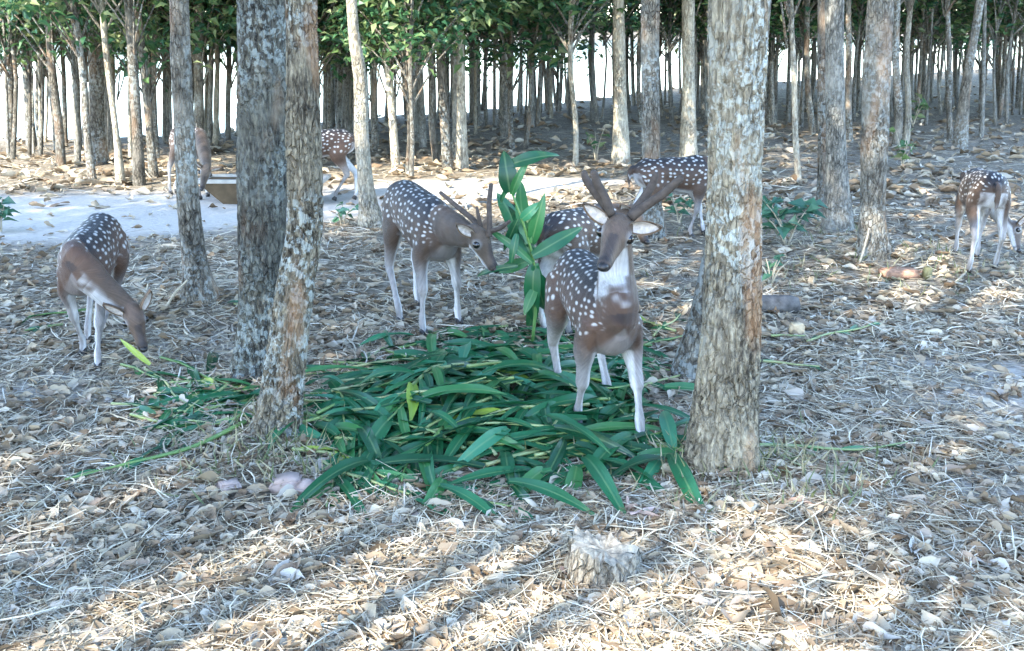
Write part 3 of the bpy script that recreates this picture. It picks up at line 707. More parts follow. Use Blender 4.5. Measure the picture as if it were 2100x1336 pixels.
def ball(c, rx, ry, rz, nu=12, nv=8):
    V_ = []; F_ = []
    for i in range(nv + 1):
        th = math.pi * i / nv
        for k in range(nu):
            ph = 2 * math.pi * k / nu
            V_.append((c[0] + rx * math.sin(th) * math.cos(ph), c[1] + ry * math.sin(th) * math.sin(ph), c[2] + rz * math.cos(th)))
    for i in range(nv):
        for k in range(nu):
            k2 = (k + 1) % nu; F_.append((i * nu + k, (i + 1) * nu + k, (i + 1) * nu + k2, i * nu + k2))
    return V_, F_
def mid(a_, b_): return (a_ + b_) / 2

# 1 grazing doe at the left
f1, f2 = G(203, 760), G(172, 730)
deer("spotted doe grazing head-down on a yellow-green leaf beside the leaf pile", .87, (.12, -.99), mid(f1, f2),
     feet=dict(FL=f1, FR=f2, HL=G(204, 716), HR=G(182, 704)), poll=P(270, 634, 5.22), nose=P(303, 742, 5.10), sh=.92, hh=1.02, redness=.3,
     ears={1: (.75, .25, -.45), -1: (.55, .55, -.5)}, voxel=.0085, head_up=Vector((.35, -.75, .45)))
# 2 stag nibbling the upright stalk
f1, f2 = G(868, 690), G(940, 668)
Y2 = 5.62
deer("antlered stag lowering its head to nibble the upright green stalk", .98, (.45, -.89), mid(f1, f2),
     feet=dict(FR=f1, FL=f2, HR=G(820, 665)), poll=P(968, 474, Y2), nose=P(1032, 572, Y2 - .08), sh=.93, hh=1.04, voxel=.0085,
     ears={1: (.8, .1, -.6), -1: (.85, .2, -.3)}, head_up=Vector((.5, -.35, .75)),
     antlers=[[[(P(985, 482, Y2), .024), (P(974, 455, Y2 + .03), .019), (P(942, 428, Y2 + .1), .018), (P(904, 396, Y2 + .2), .013)], [(P(986, 470, Y2), .017), (P(982, 448, Y2 - .02), .014), (P(978, 426, Y2 - .02), .010)]],
              [[(P(1003, 486, Y2 - .04), .024), (P(1004, 455, Y2 - .03), .018), (P(1003, 418, Y2), .018), (P(1007, 380, Y2 + .03), .015)], [(P(1008, 474, Y2 - .04), .018), (P(1026, 468, Y2 - .08), .016), (P(1044, 455, Y2 - .1), .012)]]])
# 3 the stag facing forward
f1, f2 = G(1185, 888), G(1312, 905)
Y3 = 4.18
deer("velvet-antlered stag with white throat standing in the leaf pile, facing forward", 1.0, (.20, -.98), mid(f1, f2),
     feet=dict(FR=f1, FL=f2, HR=G(1148, 825), HL=G(1245, 828)), poll=P(1272, 462, Y3), nose=P(1234, 552, Y3 - .23), sh=.86, hh=.90, redness=.2, voxel=.0075, girth=.92, bib_t=(.28, .42, .35, .65),
     ears={1: (.95, .30, -.1), -1: (.95, .12, -.1)}, head_up=Vector((.12, -.25, .9)),
     neckmid=P(1264, 560, Y3 + .06),
     antlers=[[[(P(1256, 462, Y3), .030), (P(1247, 430, Y3 + .02), .024), (P(1226, 402, Y3 + .04), .022), (P(1204, 372, Y3 + .06), .020), (P(1198, 356, Y3 + .06), .016)],
               [(P(1252, 440, Y3 - .02), .026), (P(1240, 405, Y3 - .03), .023), (P(1226, 380, Y3 - .04), .022), (P(1218, 356, Y3 - .05), .019)]],
              [[(P(1288, 462, Y3), .030), (P(1298, 438, Y3 + .02), .024), (P(1322, 405, Y3 + .04), .022), (P(1338, 378, Y3 + .05), .020), (P(1344, 360, Y3 + .05), .016)],
               [(P(1294, 446, Y3 - .02), .026), (P(1322, 424, Y3 - .03), .023), (P(1360, 398, Y3 - .05), .022), (P(1394, 368, Y3 - .06), .019)]]])
# 4 doe behind the stag
hA = G(1140, 690)
deer("brown doe standing close behind the forward-facing stag, mostly hidden", .90, (.60, .80), hA, 'hind', poll=P(1292, 432, 6.38), nose=P(1330, 500, 6.25), voxel=.011,
     ears={1: (.8, .5, -.2), -1: (.8, .5, -.2)}, head_up=Vector((.2, -.3, .9)), sh=.95)
# 5 deer behind, its head hidden by the thick trunk
deer("spotted deer standing broadside behind the straight grey tree", .84, (.97, .2), mid(G(1416, 490), G(1442, 482)), feet=dict(FR=G(1416, 490), FL=G(1442, 482)), voxel=.012, redness=.1,
     poll=G(1430, 485) + Vector((.42, .05, .60)), nose=G(1430, 485) + Vector((.55, .05, .38)))
# 6 rear-view deer at the right
f1, f2 = G(1986, 563), G(2040, 552)
deer("dark-backed deer seen from behind, bending its head to the ground", .86, (.18, .98), mid(f1, f2), 'hind', feet=dict(HL=f1, HR=f2), poll=P(2076, 462, 7.85), nose=P(2100, 545, 7.62), voxel=.011,
     sh=.93, ears={1: (.8, .5, -.2), -1: (.8, .5, -.2)}, head_up=Vector((.6, .3, .5)))
# 7 far deer behind the leaning trunk
deer("far spotted deer half hidden behind the leaning grey trunk", .88, (.62, -.78), mid(G(410, 408), G(424, 402)), feet=dict(FR=G(410, 410), FL=G(426, 404), HR=G(350, 400), HL=G(362, 396)), voxel=.014,
     poll=P(424, 342, 10.1), nose=P(412, 396, 10.0), head_up=Vector((.3, -.7, .5)))
# 8 far deer between two trunks
deer("sunlit spotted deer beyond the track, seen between the rough and the crooked tree", .90, (-.93, -.25), mid(G(690, 412), G(730, 405)), 'hind', feet=dict(HL=G(688, 412), HR=G(729, 410)), voxel=.014, redness=.2)

# ------------------------------------------------------------------ green fodder
def blade_mesh(L_, W_, droop, twist, seed, mat, wave=.1):
    rr = random.Random(seed); n = 11; Vv_ = []; Ff = []
    ph = rr.uniform(0, 6)
    for i in range(n):
        t_ = i / (n - 1); wd = W_ * (max(.02, math.sin(math.pi * min(1, .10 + .90 * t_) ** .85)) ** .8) * (1 if i < n - 1 else .08)
        th = droop * t_; x = L_ * (math.sin(th) / droop if abs(droop) > 1e-3 else t_); z = -L_ * ((1 - math.cos(th)) / droop if abs(droop) > 1e-3 else 0)
        tw = twist * t_; ct, st = math.cos(tw), math.sin(tw)
        for q in (-1, -.5, 0, .5, 1):
            yy = q * wd * .5; zz = abs(q) * wd * .16 + wave * wd * math.sin(ph + t_ * 9 + q * 1.5) * abs(q)
            Vv_.append((x, yy * ct - zz * st, z + yy * st + zz * ct))
    for i in range(n - 1):
        for j in range(4):
            Ff.append((i * 5 + j, i * 5 + j + 1, (i + 1) * 5 + j + 1, (i + 1) * 5 + j))
    return mesh_from("leaf_blade", Vv_, Ff, mat)
BL = [blade_mesh(R.uniform(.27, .46), R.uniform(.036, .060), R.uniform(.3, 1.6), R.uniform(-.9, .9), i, BLADE) for i in range(12)]
BLY = [blade_mesh(R.uniform(.26, .40), R.uniform(.04, .065), R.uniform(.3, 1.2), R.uniform(-.7, .7), 50 + i, BLADE_Y) for i in range(3)]
BLT = [blade_mesh(R.uniform(.3, .42), R.uniform(.05, .07), R.uniform(.3, 1.2), R.uniform(-.7, .7), 60 + i, BLADE_T) for i in range(3)]
BL_PROTO = {}
def frame(fwd, up):
    f_ = fwd.normalized(); s_ = up.cross(f_).normalized(); u_ = f_.cross(s_)
    return Matrix((f_, s_, u_)).transposed()
def put_blade(pos, fwd, up, parent, origin, scale=1.0, pool=None, name="leaf"):
    me_ = R.choice(pool or BL); o = link(name, me_, parent)
    M = frame(fwd, up).to_4x4(); M.translation = pos - origin
    o.matrix_local = M @ Matrix.Scale(scale, 4); return o
def stalk(path, label, nb, group=None, r=.0085, yel=.015, teal=.05, bl_scale=1.0, spread=(.25, .75), start=.12, lift=(.0, .24), upv=None):
    O = path[0].copy(); root = empty("fodder_stalk", O, label, "stalk", group)
    rows = [(*(p - O), r * (1 - .55 * i / (len(path) - 1)), r * (1 - .55 * i / (len(path) - 1))) for i, p in enumerate(path)]
    V_, F_, a_ = sweep(rows, up=(.1, .2, 1), nseg=6, sub=4); link("stem", mesh_from("stem", V_, F_, STEM), root)
    for k in range(nb):
        t_ = start + (1 - start) * (k + R.uniform(0, .5)) / nb; i = min(len(a_) - 2, int(t_ * (len(a_) - 1)))
        p = Vector(a_[i, :3]); d = Vector(a_[i + 1, :3] - a_[i, :3]).normalized()
        sd = 1 if k % 2 else -1
        side = d.cross(Vector((0, 0, 1)))
        if side.length < .3: side = Vector((R.uniform(-1, 1), R.uniform(-1, 1), 0))
        side.normalize(); f_ = (d + side * sd * R.uniform(*spread) + Vector((0, 0, 1)) * R.uniform(*lift)).normalized()
        up = Vector((R.uniform(-.45, .45), R.uniform(-.45, .45), 1)) if abs(f_.z) < .8 else side
        rr = R.random(); pool = BLY if rr < yel else (BLT if rr < yel + teal else BL)
        put_blade(p + O, f_, up, root, O, R.uniform(.8, 1.15) * bl_scale, pool)
    return root
def in_poly(x, y, poly):
    c = False; j = len(poly) - 1
    for i in range(len(poly)):
        if (poly[i][1] > y) != (poly[j][1] > y) and x < (poly[j][0] - poly[i][0]) * (y - poly[i][1]) / (poly[j][1] - poly[i][1]) + poly[i][0]: c = not c
        j = i
    return c
POLY = [(605, 810), (690, 735), (860, 685), (1080, 670), (1250, 680), (1370, 720), (1380, 790), (1340, 860), (1430, 935), (1350, 980), (1200, 1010), (1060, 1038), (830, 1032), (700, 985), (630, 900)]
POLY_L = [(240, 850), (300, 790), (420, 765), (530, 765), (570, 830), (530, 890), (380, 900), (270, 890)]
PC = G(985, 850)
def pile_h(x, y): return .20 * math.exp(-(((x - PC.x) / .62) ** 2 + ((y - PC.y) / .55) ** 2))
def heap_place(px, py):
    if px < 760: return "at the heap's end by the rough leaning trunk"
    if px > 1130 and py < 830: return "between the stag's hind hooves and the grey tree"
    if px > 1130: return "under the forward-facing stag's front hooves"
    if py < 760: return "at the heap's back edge by the upright stalk"
    if py > 930: return "at the heap's straw-side front edge"
    return "in the thick middle of the heap"
def scatter_stalks(poly, n, label, group, length, nb, hscale=1.0):
    x0, x1 = min(p[0] for p in poly), max(p[0] for p in poly); y0, y1 = min(p[1] for p in poly), max(p[1] for p in poly); k = 0
    while k < n:
        px, py = R.uniform(x0, x1), R.uniform(y0, y1)
        if not in_poly(px, py, poly): continue
        c = G(px, py); an = R.gauss(.25, .8) + (math.pi if R.random() < .5 else 0); ln = R.uniform(*length)
        d = Vector((math.cos(an), math.sin(an), 0)); lay = R.random() ** .8 * hscale
        # keep the stalk inside the heap: slide back if either end leaves the outline
        pts = []
        for t_ in (-.5, -.17, .17, .5):
            q = c + d * ln * t_ + Vector((-d.y, d.x, 0)) * R.uniform(-.04, .04)
            q.z = gz(q.x, q.y) + .012 + lay * pile_h(q.x, q.y) + R.uniform(0, .02) * (1 if hscale else 0)
            pts.append(q)
        def inside(q):
            # project to pixel
            v = q - Vector((0, 0, CAM_H)); dz = v.y * CT - v.z * ST; up_ = v.y * ST + v.z * CT
            return in_poly(1050 + v.x / dz * F, 668 - up_ / dz * F + 12, poly)
        if not inside(pts[0]) or not inside(pts[-1]):
            if R.random() < .9: continue
        rt = stalk(pts, label, nb + R.randint(-1, 1), group); k += 1
        ms = [ch.data.materials[0] for ch in rt.children if ch.name.startswith("leaf")]
        look = "green stalk with a yellowed leaf" if BLADE_Y in ms else ("green stalk with a blue-green leaf" if BLADE_T in ms else ("long all-green stalk" if (pts[0] - pts[-1]).length > .62 else "short all-green stalk"))
        rt["label"] = look + (" " + heap_place(px, py) if poly is POLY else " strewn beyond the rough leaning trunk's foot")
scatter_stalks(POLY, 135, "cut leafy green stalk lying in the fodder heap", "cut stalks of the fodder heap", (.4, .85), 8)
scatter_stalks(POLY_L, 22, "cut leafy green stalk strewn left of the rough leaning trunk", "cut stalks left of the rough trunk", (.25, .5), 5, .2)
# loose blades on top of the heap
k = 0
while k < 110:
    px, py = R.uniform(620, 1400), R.uniform(680, 1020)
    if not in_poly(px, py, POLY): continue
    g = G(px, py); an = R.uniform(0, 6.28); f_ = Vector((math.cos(an), math.sin(an), R.uniform(-.05, .4)))
    p = g + Vector((0, 0, .03 + pile_h(g.x, g.y) * R.uniform(.7, 1.1)))
    o = put_blade(p, f_, Vector((R.uniform(-.5, .5), R.uniform(-.7, .2), 1)), None, Vector((0, 0, 0)), R.uniform(.9, 1.35), BL if R.random() < .88 else BLT, "cut_leaf")
    tag(o, ("loose blue-green leaf " if o.data.materials[0] is BLADE_T else "loose broad green leaf ") + heap_place(px, py), "leaf", "loose leaves on the fodder heap"); k += 1
def lie(a_, b_, label, nb, bend=.03, **kw):
    A_, B_ = G(*a_), G(*b_); d = B_ - A_; sd = Vector((-d.y, d.x, 0))
    pts = [A_, A_.lerp(B_, .33) + sd * bend, A_.lerp(B_, .67) - sd * bend * .5, B_]
    for p in pts: p.z = gz(p.x, p.y) + .034
    return stalk(pts, label, nb, spread=(.12, .35), lift=(.0, .12), **kw)
lie((1535, 928), (1860, 922), "long green stalk lying right of the thick flaky trunk", 4, bl_scale=.8)
lie((1545, 752), (1680, 764), "short green stalk with bluish leaf tip right of the thick trunk", 2, bl_scale=.7)
lie((1655, 712), (1800, 672), "yellow-stemmed leafy stalk on the sunlit patch by the dark log", 4, bl_scale=.75, yel=.3)
lie((1580, 700), (1650, 700), "small torn green leaf stalk near the tan clod", 2, bl_scale=.6)
lie((505, 880), (135, 1000), "long pale green stem stretching left from the rough trunk's foot", 2, r=.011, bl_scale=.8, start=.5)
lie((600, 940), (800, 965), "light green stalk sticking out at the front of the fodder heap", 4, yel=.35)
lie((180, 645), (60, 660), "flattened green stalk lying behind the grazing doe's legs", 3, bl_scale=.8, yel=.2)
lie((130, 676), (50, 690), "dark green leaf stalk on the bare soil behind the doe", 2, bl_scale=.7)
lie((330, 745), (470, 800), "bright green stalk running from the doe's muzzle to the heap", 3, yel=.4)
lie((1300, 812), (1425, 772), "thin green stalk leaning towards the thick flaky trunk", 2, bl_scale=.7)
lie((1330, 925), (1500, 985), "green stalk end crossing the foot of the thick flaky trunk", 3, bl_scale=.8)
lie((1385, 690), (1310, 665), "yellow-green stalk lying behind the forward-facing stag", 4, yel=.5, bl_scale=.8)
lie((1320, 720), (1400, 700), "bright leafy stalk between the stag and the leaning grey tree", 4, yel=.35, bl_scale=.8)
lie((560, 640), (480, 636), "green scrap of stalk beside the mossy dark trunk", 2, bl_scale=.6)
lie((300, 770), (400, 850), "green stalk curving away from the doe towards the strewn leaves", 5)
lie((250, 760), (330, 790), "short leafy stalk just before the grazing doe's muzzle", 4, bl_scale=.8)
lie((230, 842), (330, 850), "dark green leafy stalk at the outer end of the strewn leaves", 4, bl_scale=.8)
lie((470, 800), (380, 860), "leafy green stalk crossing the strewn stalks by the rough trunk", 5)
lie((1340, 700), (1395, 655), "leafy green stalk under the leaning grey tree", 5, bl_scale=.8, yel=.2)
lie((700, 985), (840, 1030), "leafy stalk fanning out of the heap towards the blue-green leaf", 5)
lie((660, 960), (720, 1010), "drooping leafy stalk near the stones by the rough trunk", 4)
def leaf_px(a_, b_, label, pool, up=(0, 0, 1), Y=None, scale_fix=True):
    A_, B_ = (G(*a_) + Vector((0, 0, .03)), G(*b_) + Vector((0, 0, .03))) if Y is None else (P(*a_, Y[0]), P(*b_, Y[1]))
    me_ = R.choice(pool); Ln = max(v.co.x for v in me_.vertices)
    o = put_blade(A_, B_ - A_, Vector(up), None, Vector((0, 0, 0)), (B_ - A_).length / Ln, [me_], "cut_leaf"); tag(o, label, "leaf"); return o
leaf_px((852, 1040), (1000, 1088), "blue-green leaf curling on the straw in front of the heap", BLT)
leaf_px((1275, 1012), (1228, 1068), "small green leaf pointing from the heap towards the stump", BL)
leaf_px((308, 748), (240, 690), "yellow-green leaf held under the grazing doe's muzzle", BLY, (.3, -1, .4), (5.08, 5.12))
leaf_px((1062, 545), (978, 556), "green leaf in the mouth of the stag nibbling the stalk", BL, (.1, -.9, .4), (5.52, 5.5))
leaf_px((900, 905), (1130, 975), "broad green leaf draped over the front of the fodder heap", BL, (0, -.3, 1))
# upright stalk pulled out of the heap
Yu = 5.62
up_pts = [P(1092, 700, Yu), P(1100, 610, Yu), P(1094, 535, Yu), P(1074, 460, Yu), P(1050, 395, Yu + .02), P(1040, 345, Yu + .03), P(1046, 335, Yu + .03)]
root = stalk(up_pts, "tall leafy green stalk standing upright out of the heap between the two stags", 0, r=.010)
Ou = up_pts[0]
for a_, b_, pool, sc_ in [((1094, 535), (1035, 405), BL, 1.1), ((1085, 500), (1052, 380), BL, 1.0), ((1092, 525), (1200, 462), BL, 1), ((1090, 500), (1108, 420), BL, .8), ((1092, 540), (1020, 470), BL, .7), ((1085, 535), (1010, 560), BL, .8),
                          ((1060, 480), (1045, 545), BL, .7), ((1098, 545), (1112, 660), BL, 1.15), ((1096, 540), (1084, 655), BL, 1.1), ((1100, 580), (1122, 640), BL, 1.0), ((1046, 395), (1036, 335), BL, 1.2), ((1042, 340), (1112, 312), BL, .8), ((1062, 450), (1030, 520), BL, .6), ((1098, 600), (1090, 690), BL, 1.0), ((1088, 505), (1062, 415), BL, .9), ((1094, 560), (1126, 600), BL, .8), ((1098, 590), (1075, 640), BL, .7), ((1070, 450), (1100, 425), BLT, .7), ((1045, 380), (1020, 420), BL, .5), ((1050, 400), (1062, 350), BL, .6)]:
    A_, B_ = P(*a_, Yu + R.uniform(-.02, .02)), P(*b_, Yu + R.uniform(-.12, .05)); me_ = R.choice(pool); Ln = max(v.co.x for v in me_.vertices)
    o = link("leaf", me_, root); M = frame(B_ - A_, Vector((R.uniform(-.3, .3), -1, .35))).to_4x4(); M.translation = A_ - Ou
    k_ = (B_ - A_).length / Ln; o.matrix_local = M @ Matrix.Diagonal((k_, sc_ * 1.7, k_, 1))

# ------------------------------------------------------------------ dry leaves and litter
def dry_mesh(seed, mat, L_=.12, W_=.07, curl=.6):
    rr = random.Random(seed); n, m = 7, 5; Vv_ = []; Ff = []; ph = rr.uniform(0, 6); c2 = curl * rr.uniform(-1, 1.3)
    for i in range(n):
        t_ = i / (n - 1); wd = W_ * max(.03, math.sin(math.pi * (.03 + .96 * t_ ** .85)) ** 1.1) * rr.uniform(.85, 1.12)
        th = c2 * (t_ - .5); x = L_ * (t_ - .5); z = L_ * .5 * c2 * (t_ - .5) ** 2
        for j in range(m):
            q = (j / (m - 1) - .5) * 2
            jag = 1 + .16 * math.sin(ph * 3 + 13 * t_ + 5 * q) * abs(q)
            Vv_.append((x + .012 * q * math.sin(ph + 3 * t_), q * wd * .5 * jag * (1 - .25 * abs(curl * q)), z + curl * wd * .5 * q * q - min(0, curl) * wd * .35 + .007 * math.sin(ph + 7 * t_ + 2.5 * q) + .003))
    for i in range(n - 1):
        for j in range(m - 1): Ff.append((i * m + j, i * m + j + 1, (i + 1) * m + j + 1, (i + 1) * m + j))
    return Vv_, Ff
DV = [dry_mesh(100 + i, None, R.uniform(.10, .17), R.uniform(.055, .095), R.choice((-.35, .3, .55, .8))) for i in range(10)]
DM = [mesh_from("dry_leaf", v, f, DRYLEAF) for v, f in DV]; DMP = [mesh_from("dry_leaf_pink", v, f, DRYPINK) for v, f in DV[:4]]
def dryleaf(px, py, label, group, size=1.0, pool=None, rz=None, tiltv=.25):
    g = G(px, py); o = link("dry_leaf", R.choice(pool or DM), None, (g.x, g.y, g.z + .014))
    o.rotation_euler = (R.uniform(-tiltv, tiltv), R.uniform(-tiltv, tiltv), R.uniform(0, 6.28) if rz is None else rz); o.scale = (size,) * 3
    return tag(o, label, "dry leaf", group)
for i in range(260):
    py = 560 + 790 * R.random() ** .62; px = R.uniform(-20, 2120)
    if in_poly(px, py, POLY): continue
    if py > 1000: lab, gr = "curled pale dry leaf on the straw in front of the trees", "dry leaves in the foreground straw"
    elif px > 1560: lab, gr = "dry leaf on the shaded ground right of the thick flaky trunk", "dry leaves right of the thick trunk"
    elif px < 620: lab, gr = "dry leaf on the shaded ground left of the rough leaning trunk", "dry leaves left of the rough trunk"
    else: lab, gr = "dry leaf on the ground around the fodder heap", "dry leaves around the heap"
    if py > 1000:
        lab = "curled pale dry leaf on the straw " + ("around the stump" if 950 < px < 1560 and py > 1060 else ("before the rough trunk's stones" if px <= 950 else "beyond the stump towards the bare soil"))
    dryleaf(px, py, lab, gr, R.uniform(.6, 1.15))
for px, py, lab, sz, pool in [(1335, 1068, "large salmon-pink dry leaf just behind the stump", 1.25, DMP), (1290, 1050, "pale pink dry leaf touching the salmon one behind the stump", 1.1, DMP),
        (1500, 1108, "small rusty dry leaf right of the stump", .7, DMP), (1640, 1040, "orange-edged dry leaf right of the thick trunk's foot", .8, DMP), (430, 998, "crumpled whitish dry leaf beside the rough trunk's mound", 1.1, DM),
        (1180, 1190, "pale pinkish dry leaf left of the stump's foot", 1.1, DMP), (1340, 1290, "small clay-coloured dry leaf on the front straw", .55, DMP), (1590, 1262, "long pale upcurled dry leaf in front of the stump", 1.3, DM), (270, 1150, "brownish arched dry leaf on the left straw", 1.1, DM), (60, 1108, "broad flat dry leaf at the far left of the straw", 1.2, DM)]:
    dryleaf(px, py, lab, None, sz, pool, tiltv=.5)

# straw: thin bent strips, uncountable
def straw(name, n, ymin, ymax, wmul, label, Lr=(.06, .26), seed=3, zmax=.03, xspan=None):
    rng = np.random.default_rng(seed)
    u = rng.random(n); py = ymin + (ymax - ymin) * u; px = rng.uniform(-80, 2180, n)
    uu = (px - 1050) / F; vv = (668 - py) / F; t_ = CAM_H / (ST - vv * CT); x = uu * t_; y = (CT + vv * ST) * t_
    keep = np.array([(track(a_, b_) < rng.random() and mnoise.noise((a_ * 1.3, b_ * 1.3, 8.8)) + .55 * mnoise.noise((a_ * 4, b_ * 4, 2.8)) > rng.uniform(-.75, .25)) for a_, b_ in zip(x, y)]); x, y = x[keep], y[keep]; n = len(x)
    z = np.array([gz(a_, b_) for a_, b_ in zip(x, y)]) + rng.random(n) ** 2 * zmax + .003
    an = rng.uniform(0, math.pi, n); L_ = rng.uniform(*Lr, n) * rng.uniform(.6, 1.3, n); W_ = rng.uniform(.0018, .0062, n) * wmul
    d = np.stack([np.cos(an), np.sin(an), rng.normal(0, .10, n)], 1); sd = np.stack([-np.sin(an), np.cos(an), rng.normal(0, .25, n)], 1)
    c = np.stack([x, y, z], 1); bend = rng.normal(0, .12, n)[:, None]; lift = np.abs(rng.normal(0, .03, n))[:, None]
    V_ = []
    for k_, tt_ in enumerate((-.5, -.15, .2, .5)):
        ctr = c + d * (L_[:, None] * tt_) + sd * np.array([1, 1, .0]) * (bend * L_[:, None] * (1 - 4 * tt_ * tt_)) + np.array([0, 0, 1]) * lift * L_[:, None] * (1 - 4 * tt_ * tt_) 
        ww = W_[:, None] * (1 if 0 < k_ < 3 else .6); V_ += [ctr - sd * ww * .5, ctr + sd * ww * .5]
    V_ = np.stack(V_, 1).reshape(-1, 3); k0 = (np.arange(n) * 8)[:, None]
    Q_ = np.concatenate([k0 + np.array([[0, 1, 3, 2]]), k0 + np.array([[2, 3, 5, 4]]), k0 + np.array([[4, 5, 7, 6]])], 0)
    V_[:, 2] = np.maximum(V_[:, 2], -2)
    tag(link(name, fast_mesh(name, V_, Q_, LITTER, False)), label, "straw", kind="stuff")
straw("straw_litter", 62000, 760, 1400, 1.0, "pale tangled straw covering the foreground", seed=3)
straw("straw_litter", 42000, 430, 800, 1.5, "straw and twigs scattered around the deer", seed=4)
straw("straw_litter", 9000, 150, 450, 2.6, "thin straw under the far trees", (.15, .5), seed=6, zmax=.05)
LITLEAF = leaf_mat("litter_leaf", [(.10, .07, .042), (.27, .20, .13), (.38, .31, .215), (.50, .45, .355), (.19, .125, .075), (.44, .38, .28)], .75, .1, spec=.2)
def leafy(name, n, ymin, ymax, sc, label, seed, mat=LITLEAF):
    rng = np.random.default_rng(seed); rr = random.Random(seed)
    px = rng.uniform(-80, 2180, n); py = rng.uniform(ymin, ymax, n); AV = []; AF = []; b = 0
    for a_, b_ in zip(px, py):
        g = G(a_, b_)
        if rr.random() < track(g.x, g.y) * .85 or g.y > edge_y(g.x) + .5: continue
        v, f = DV[rr.randrange(10)]; s_ = sc * rr.uniform(.45, 1.05)
        M = Matrix.Translation((g.x, g.y, g.z + .006 + rr.random() * .015)) @ Matrix.Rotation(rr.uniform(0, 6.28), 4, 'Z') @ Matrix.Rotation(rr.gauss(0, .3), 4, 'X') @ Matrix.Rotation(rr.gauss(0, .25), 4, 'Y') @ Matrix.Scale(s_, 4)
        va = np.array(v) @ np.array(M.to_3x3()).T + np.array(M.translation); AV.append(va); AF.append(np.array(f) + b); b += len(v)
    tag(link(name, fast_mesh(name, np.vstack(AV), np.vstack(AF), mat)), label, "leaf litter", kind="stuff")
leafy("leaf_litter", 6500, 700, 1400, .72, "small broken dry leaves among the foreground straw", 7)
leafy("leaf_litter", 3600, 420, 720, .8, "dry leaf litter around the deer", 8)
leafy("leaf_litter", 4200, 130, 430, 1.6, "dry leaf litter under the far trees", 9)

# grass tufts at trunk feet
def tufts():
    rng = np.random.default_rng(77); P_, D_, L_ = [], [], []
    for (bx, by), r_, n_ in (((568, 905), .26, 260), ((1485, 965), .34, 320), ((1640, 960), .25, 120), ((540, 960), .2, 160), ((1790, 560), .6, 300), ((1610, 470), .5, 200)):
        g = G(bx, by)
        for _ in range(n_):
            x, y = g.x + rng.normal() * r_, g.y + rng.normal() * r_ * .6
            P_.append((x, y, gz(x, y) - .005)); D_.append((rng.normal() * .5, rng.normal() * .5, 1)); L_.append(rng.uniform(.04, .13))
    P_, D_, L_ = np.array(P_), np.array(D_), np.array(L_)
    V_, Q_ = leaf_batch(P_, D_, rng.normal(size=(len(P_), 3)), L_, L_ * .09, .1, .35)
    gm = leaf_mat("tuft_grass", [(.16, .17, .07), (.10, .14, .06), (.30, .27, .16), (.38, .34, .22)], .6, .2)
    tag(link("grass_tufts", fast_mesh("grass_tufts", V_, Q_, gm, False)), "thin dry grass sprouting at the feet of the trunks", "grass", kind="stuff")
tufts()

# ------------------------------------------------------------------ stump, log, trough and small things
def stump():
    g = G(1238, 1180); mpp = m_per_px(g); r0 = 74 * mpp; h = .10; O = g
    n, m = 72, 16; Vv_ = []; Ff = []
    for i in range(m):
        t_ = i / (m - 1)
        for k in range(n):
            an = 2 * math.pi * k / n; c, s = math.cos(an), math.sin(an)
            rr = r0 * (1.25 - .30 * t_ ** .6) * (1 + .16 * mnoise.noise((c * 2, s * 2, 5)) + .20 * mnoise.noise((c * 5, s * 5, t_ * 1.2)) + .12 * mnoise.noise((c * 12, s * 12, t_ * 2.5)))
            zt = h * (1 + .35 * mnoise.noise((c * 2.2, s * 2.2, 9)) + .3 * mnoise.noise((c * 9, s * 9, 9)) - .2 * c)
            Vv_.append((rr * c, rr * s * .9, -.05 + (zt + .05) * t_))
    for i in range(m - 1):
        for k in range(n): k2 = (k + 1) % n; Ff.append((i * n + k, i * n + k2, (i + 1) * n + k2, (i + 1) * n + k))
    root = empty("tree_stump", O, "pale splintered tree stump in the foreground straw", "stump")
    link("bark", mesh_from("stump_side", Vv_, Ff, STUMP), root)
    top = [v for v in Vv_[-n:]]; TV = []; TF = []
    for q in range(5):
        f_ = 1 - q / 4.0
        for k in range(n):
            x, y, z = top[k]; TV.append((x * f_, y * f_, (z * f_ + h * .92 * (1 - f_)) + .016 * mnoise.noise((x * f_ * 30, y * f_ * 30, 2)) * (q > 0)))
    for q in range(4):
        for k in range(n): k2 = (k + 1) % n; TF.append((q * n + k, q * n + k2, (q + 1) * n + k2, (q + 1) * n + k))
    link("cut_face", mesh_from("stump_top", TV, TF, plain("cut_wood", (.36, .31, .235), .9, .1, 40, .6, .9)), root)
stump()
def log():
    a_, b_ = G(1548, 640), G(1634, 640); r_ = .062; O = a_.copy(); mb = MB()
    d = b_ - a_; rows = []
    for t_, k_ in ((-.25, .9), (0, 1), (.3, 1.02), (.6, .98), (.9, .93), (1.0, .8)):
        p = a_ + d * t_ + Vector((0, 0, r_ * .85)); rows.append((*(p - O), r_ * k_, r_ * k_ * .9))
    V_, F_, _ = sweep(rows, nseg=18, sub=5)
    V_ = [np.array(v) + .012 * np.array(mnoise.noise_vector((v[0] * 9, v[1] * 20, v[2] * 20))) for v in V_]
    tag(link("fallen_log", mesh_from("fallen_log", V_, F_, LOGM), None, O), "short dark weathered log lying behind the thick flaky trunk", "log")
log()
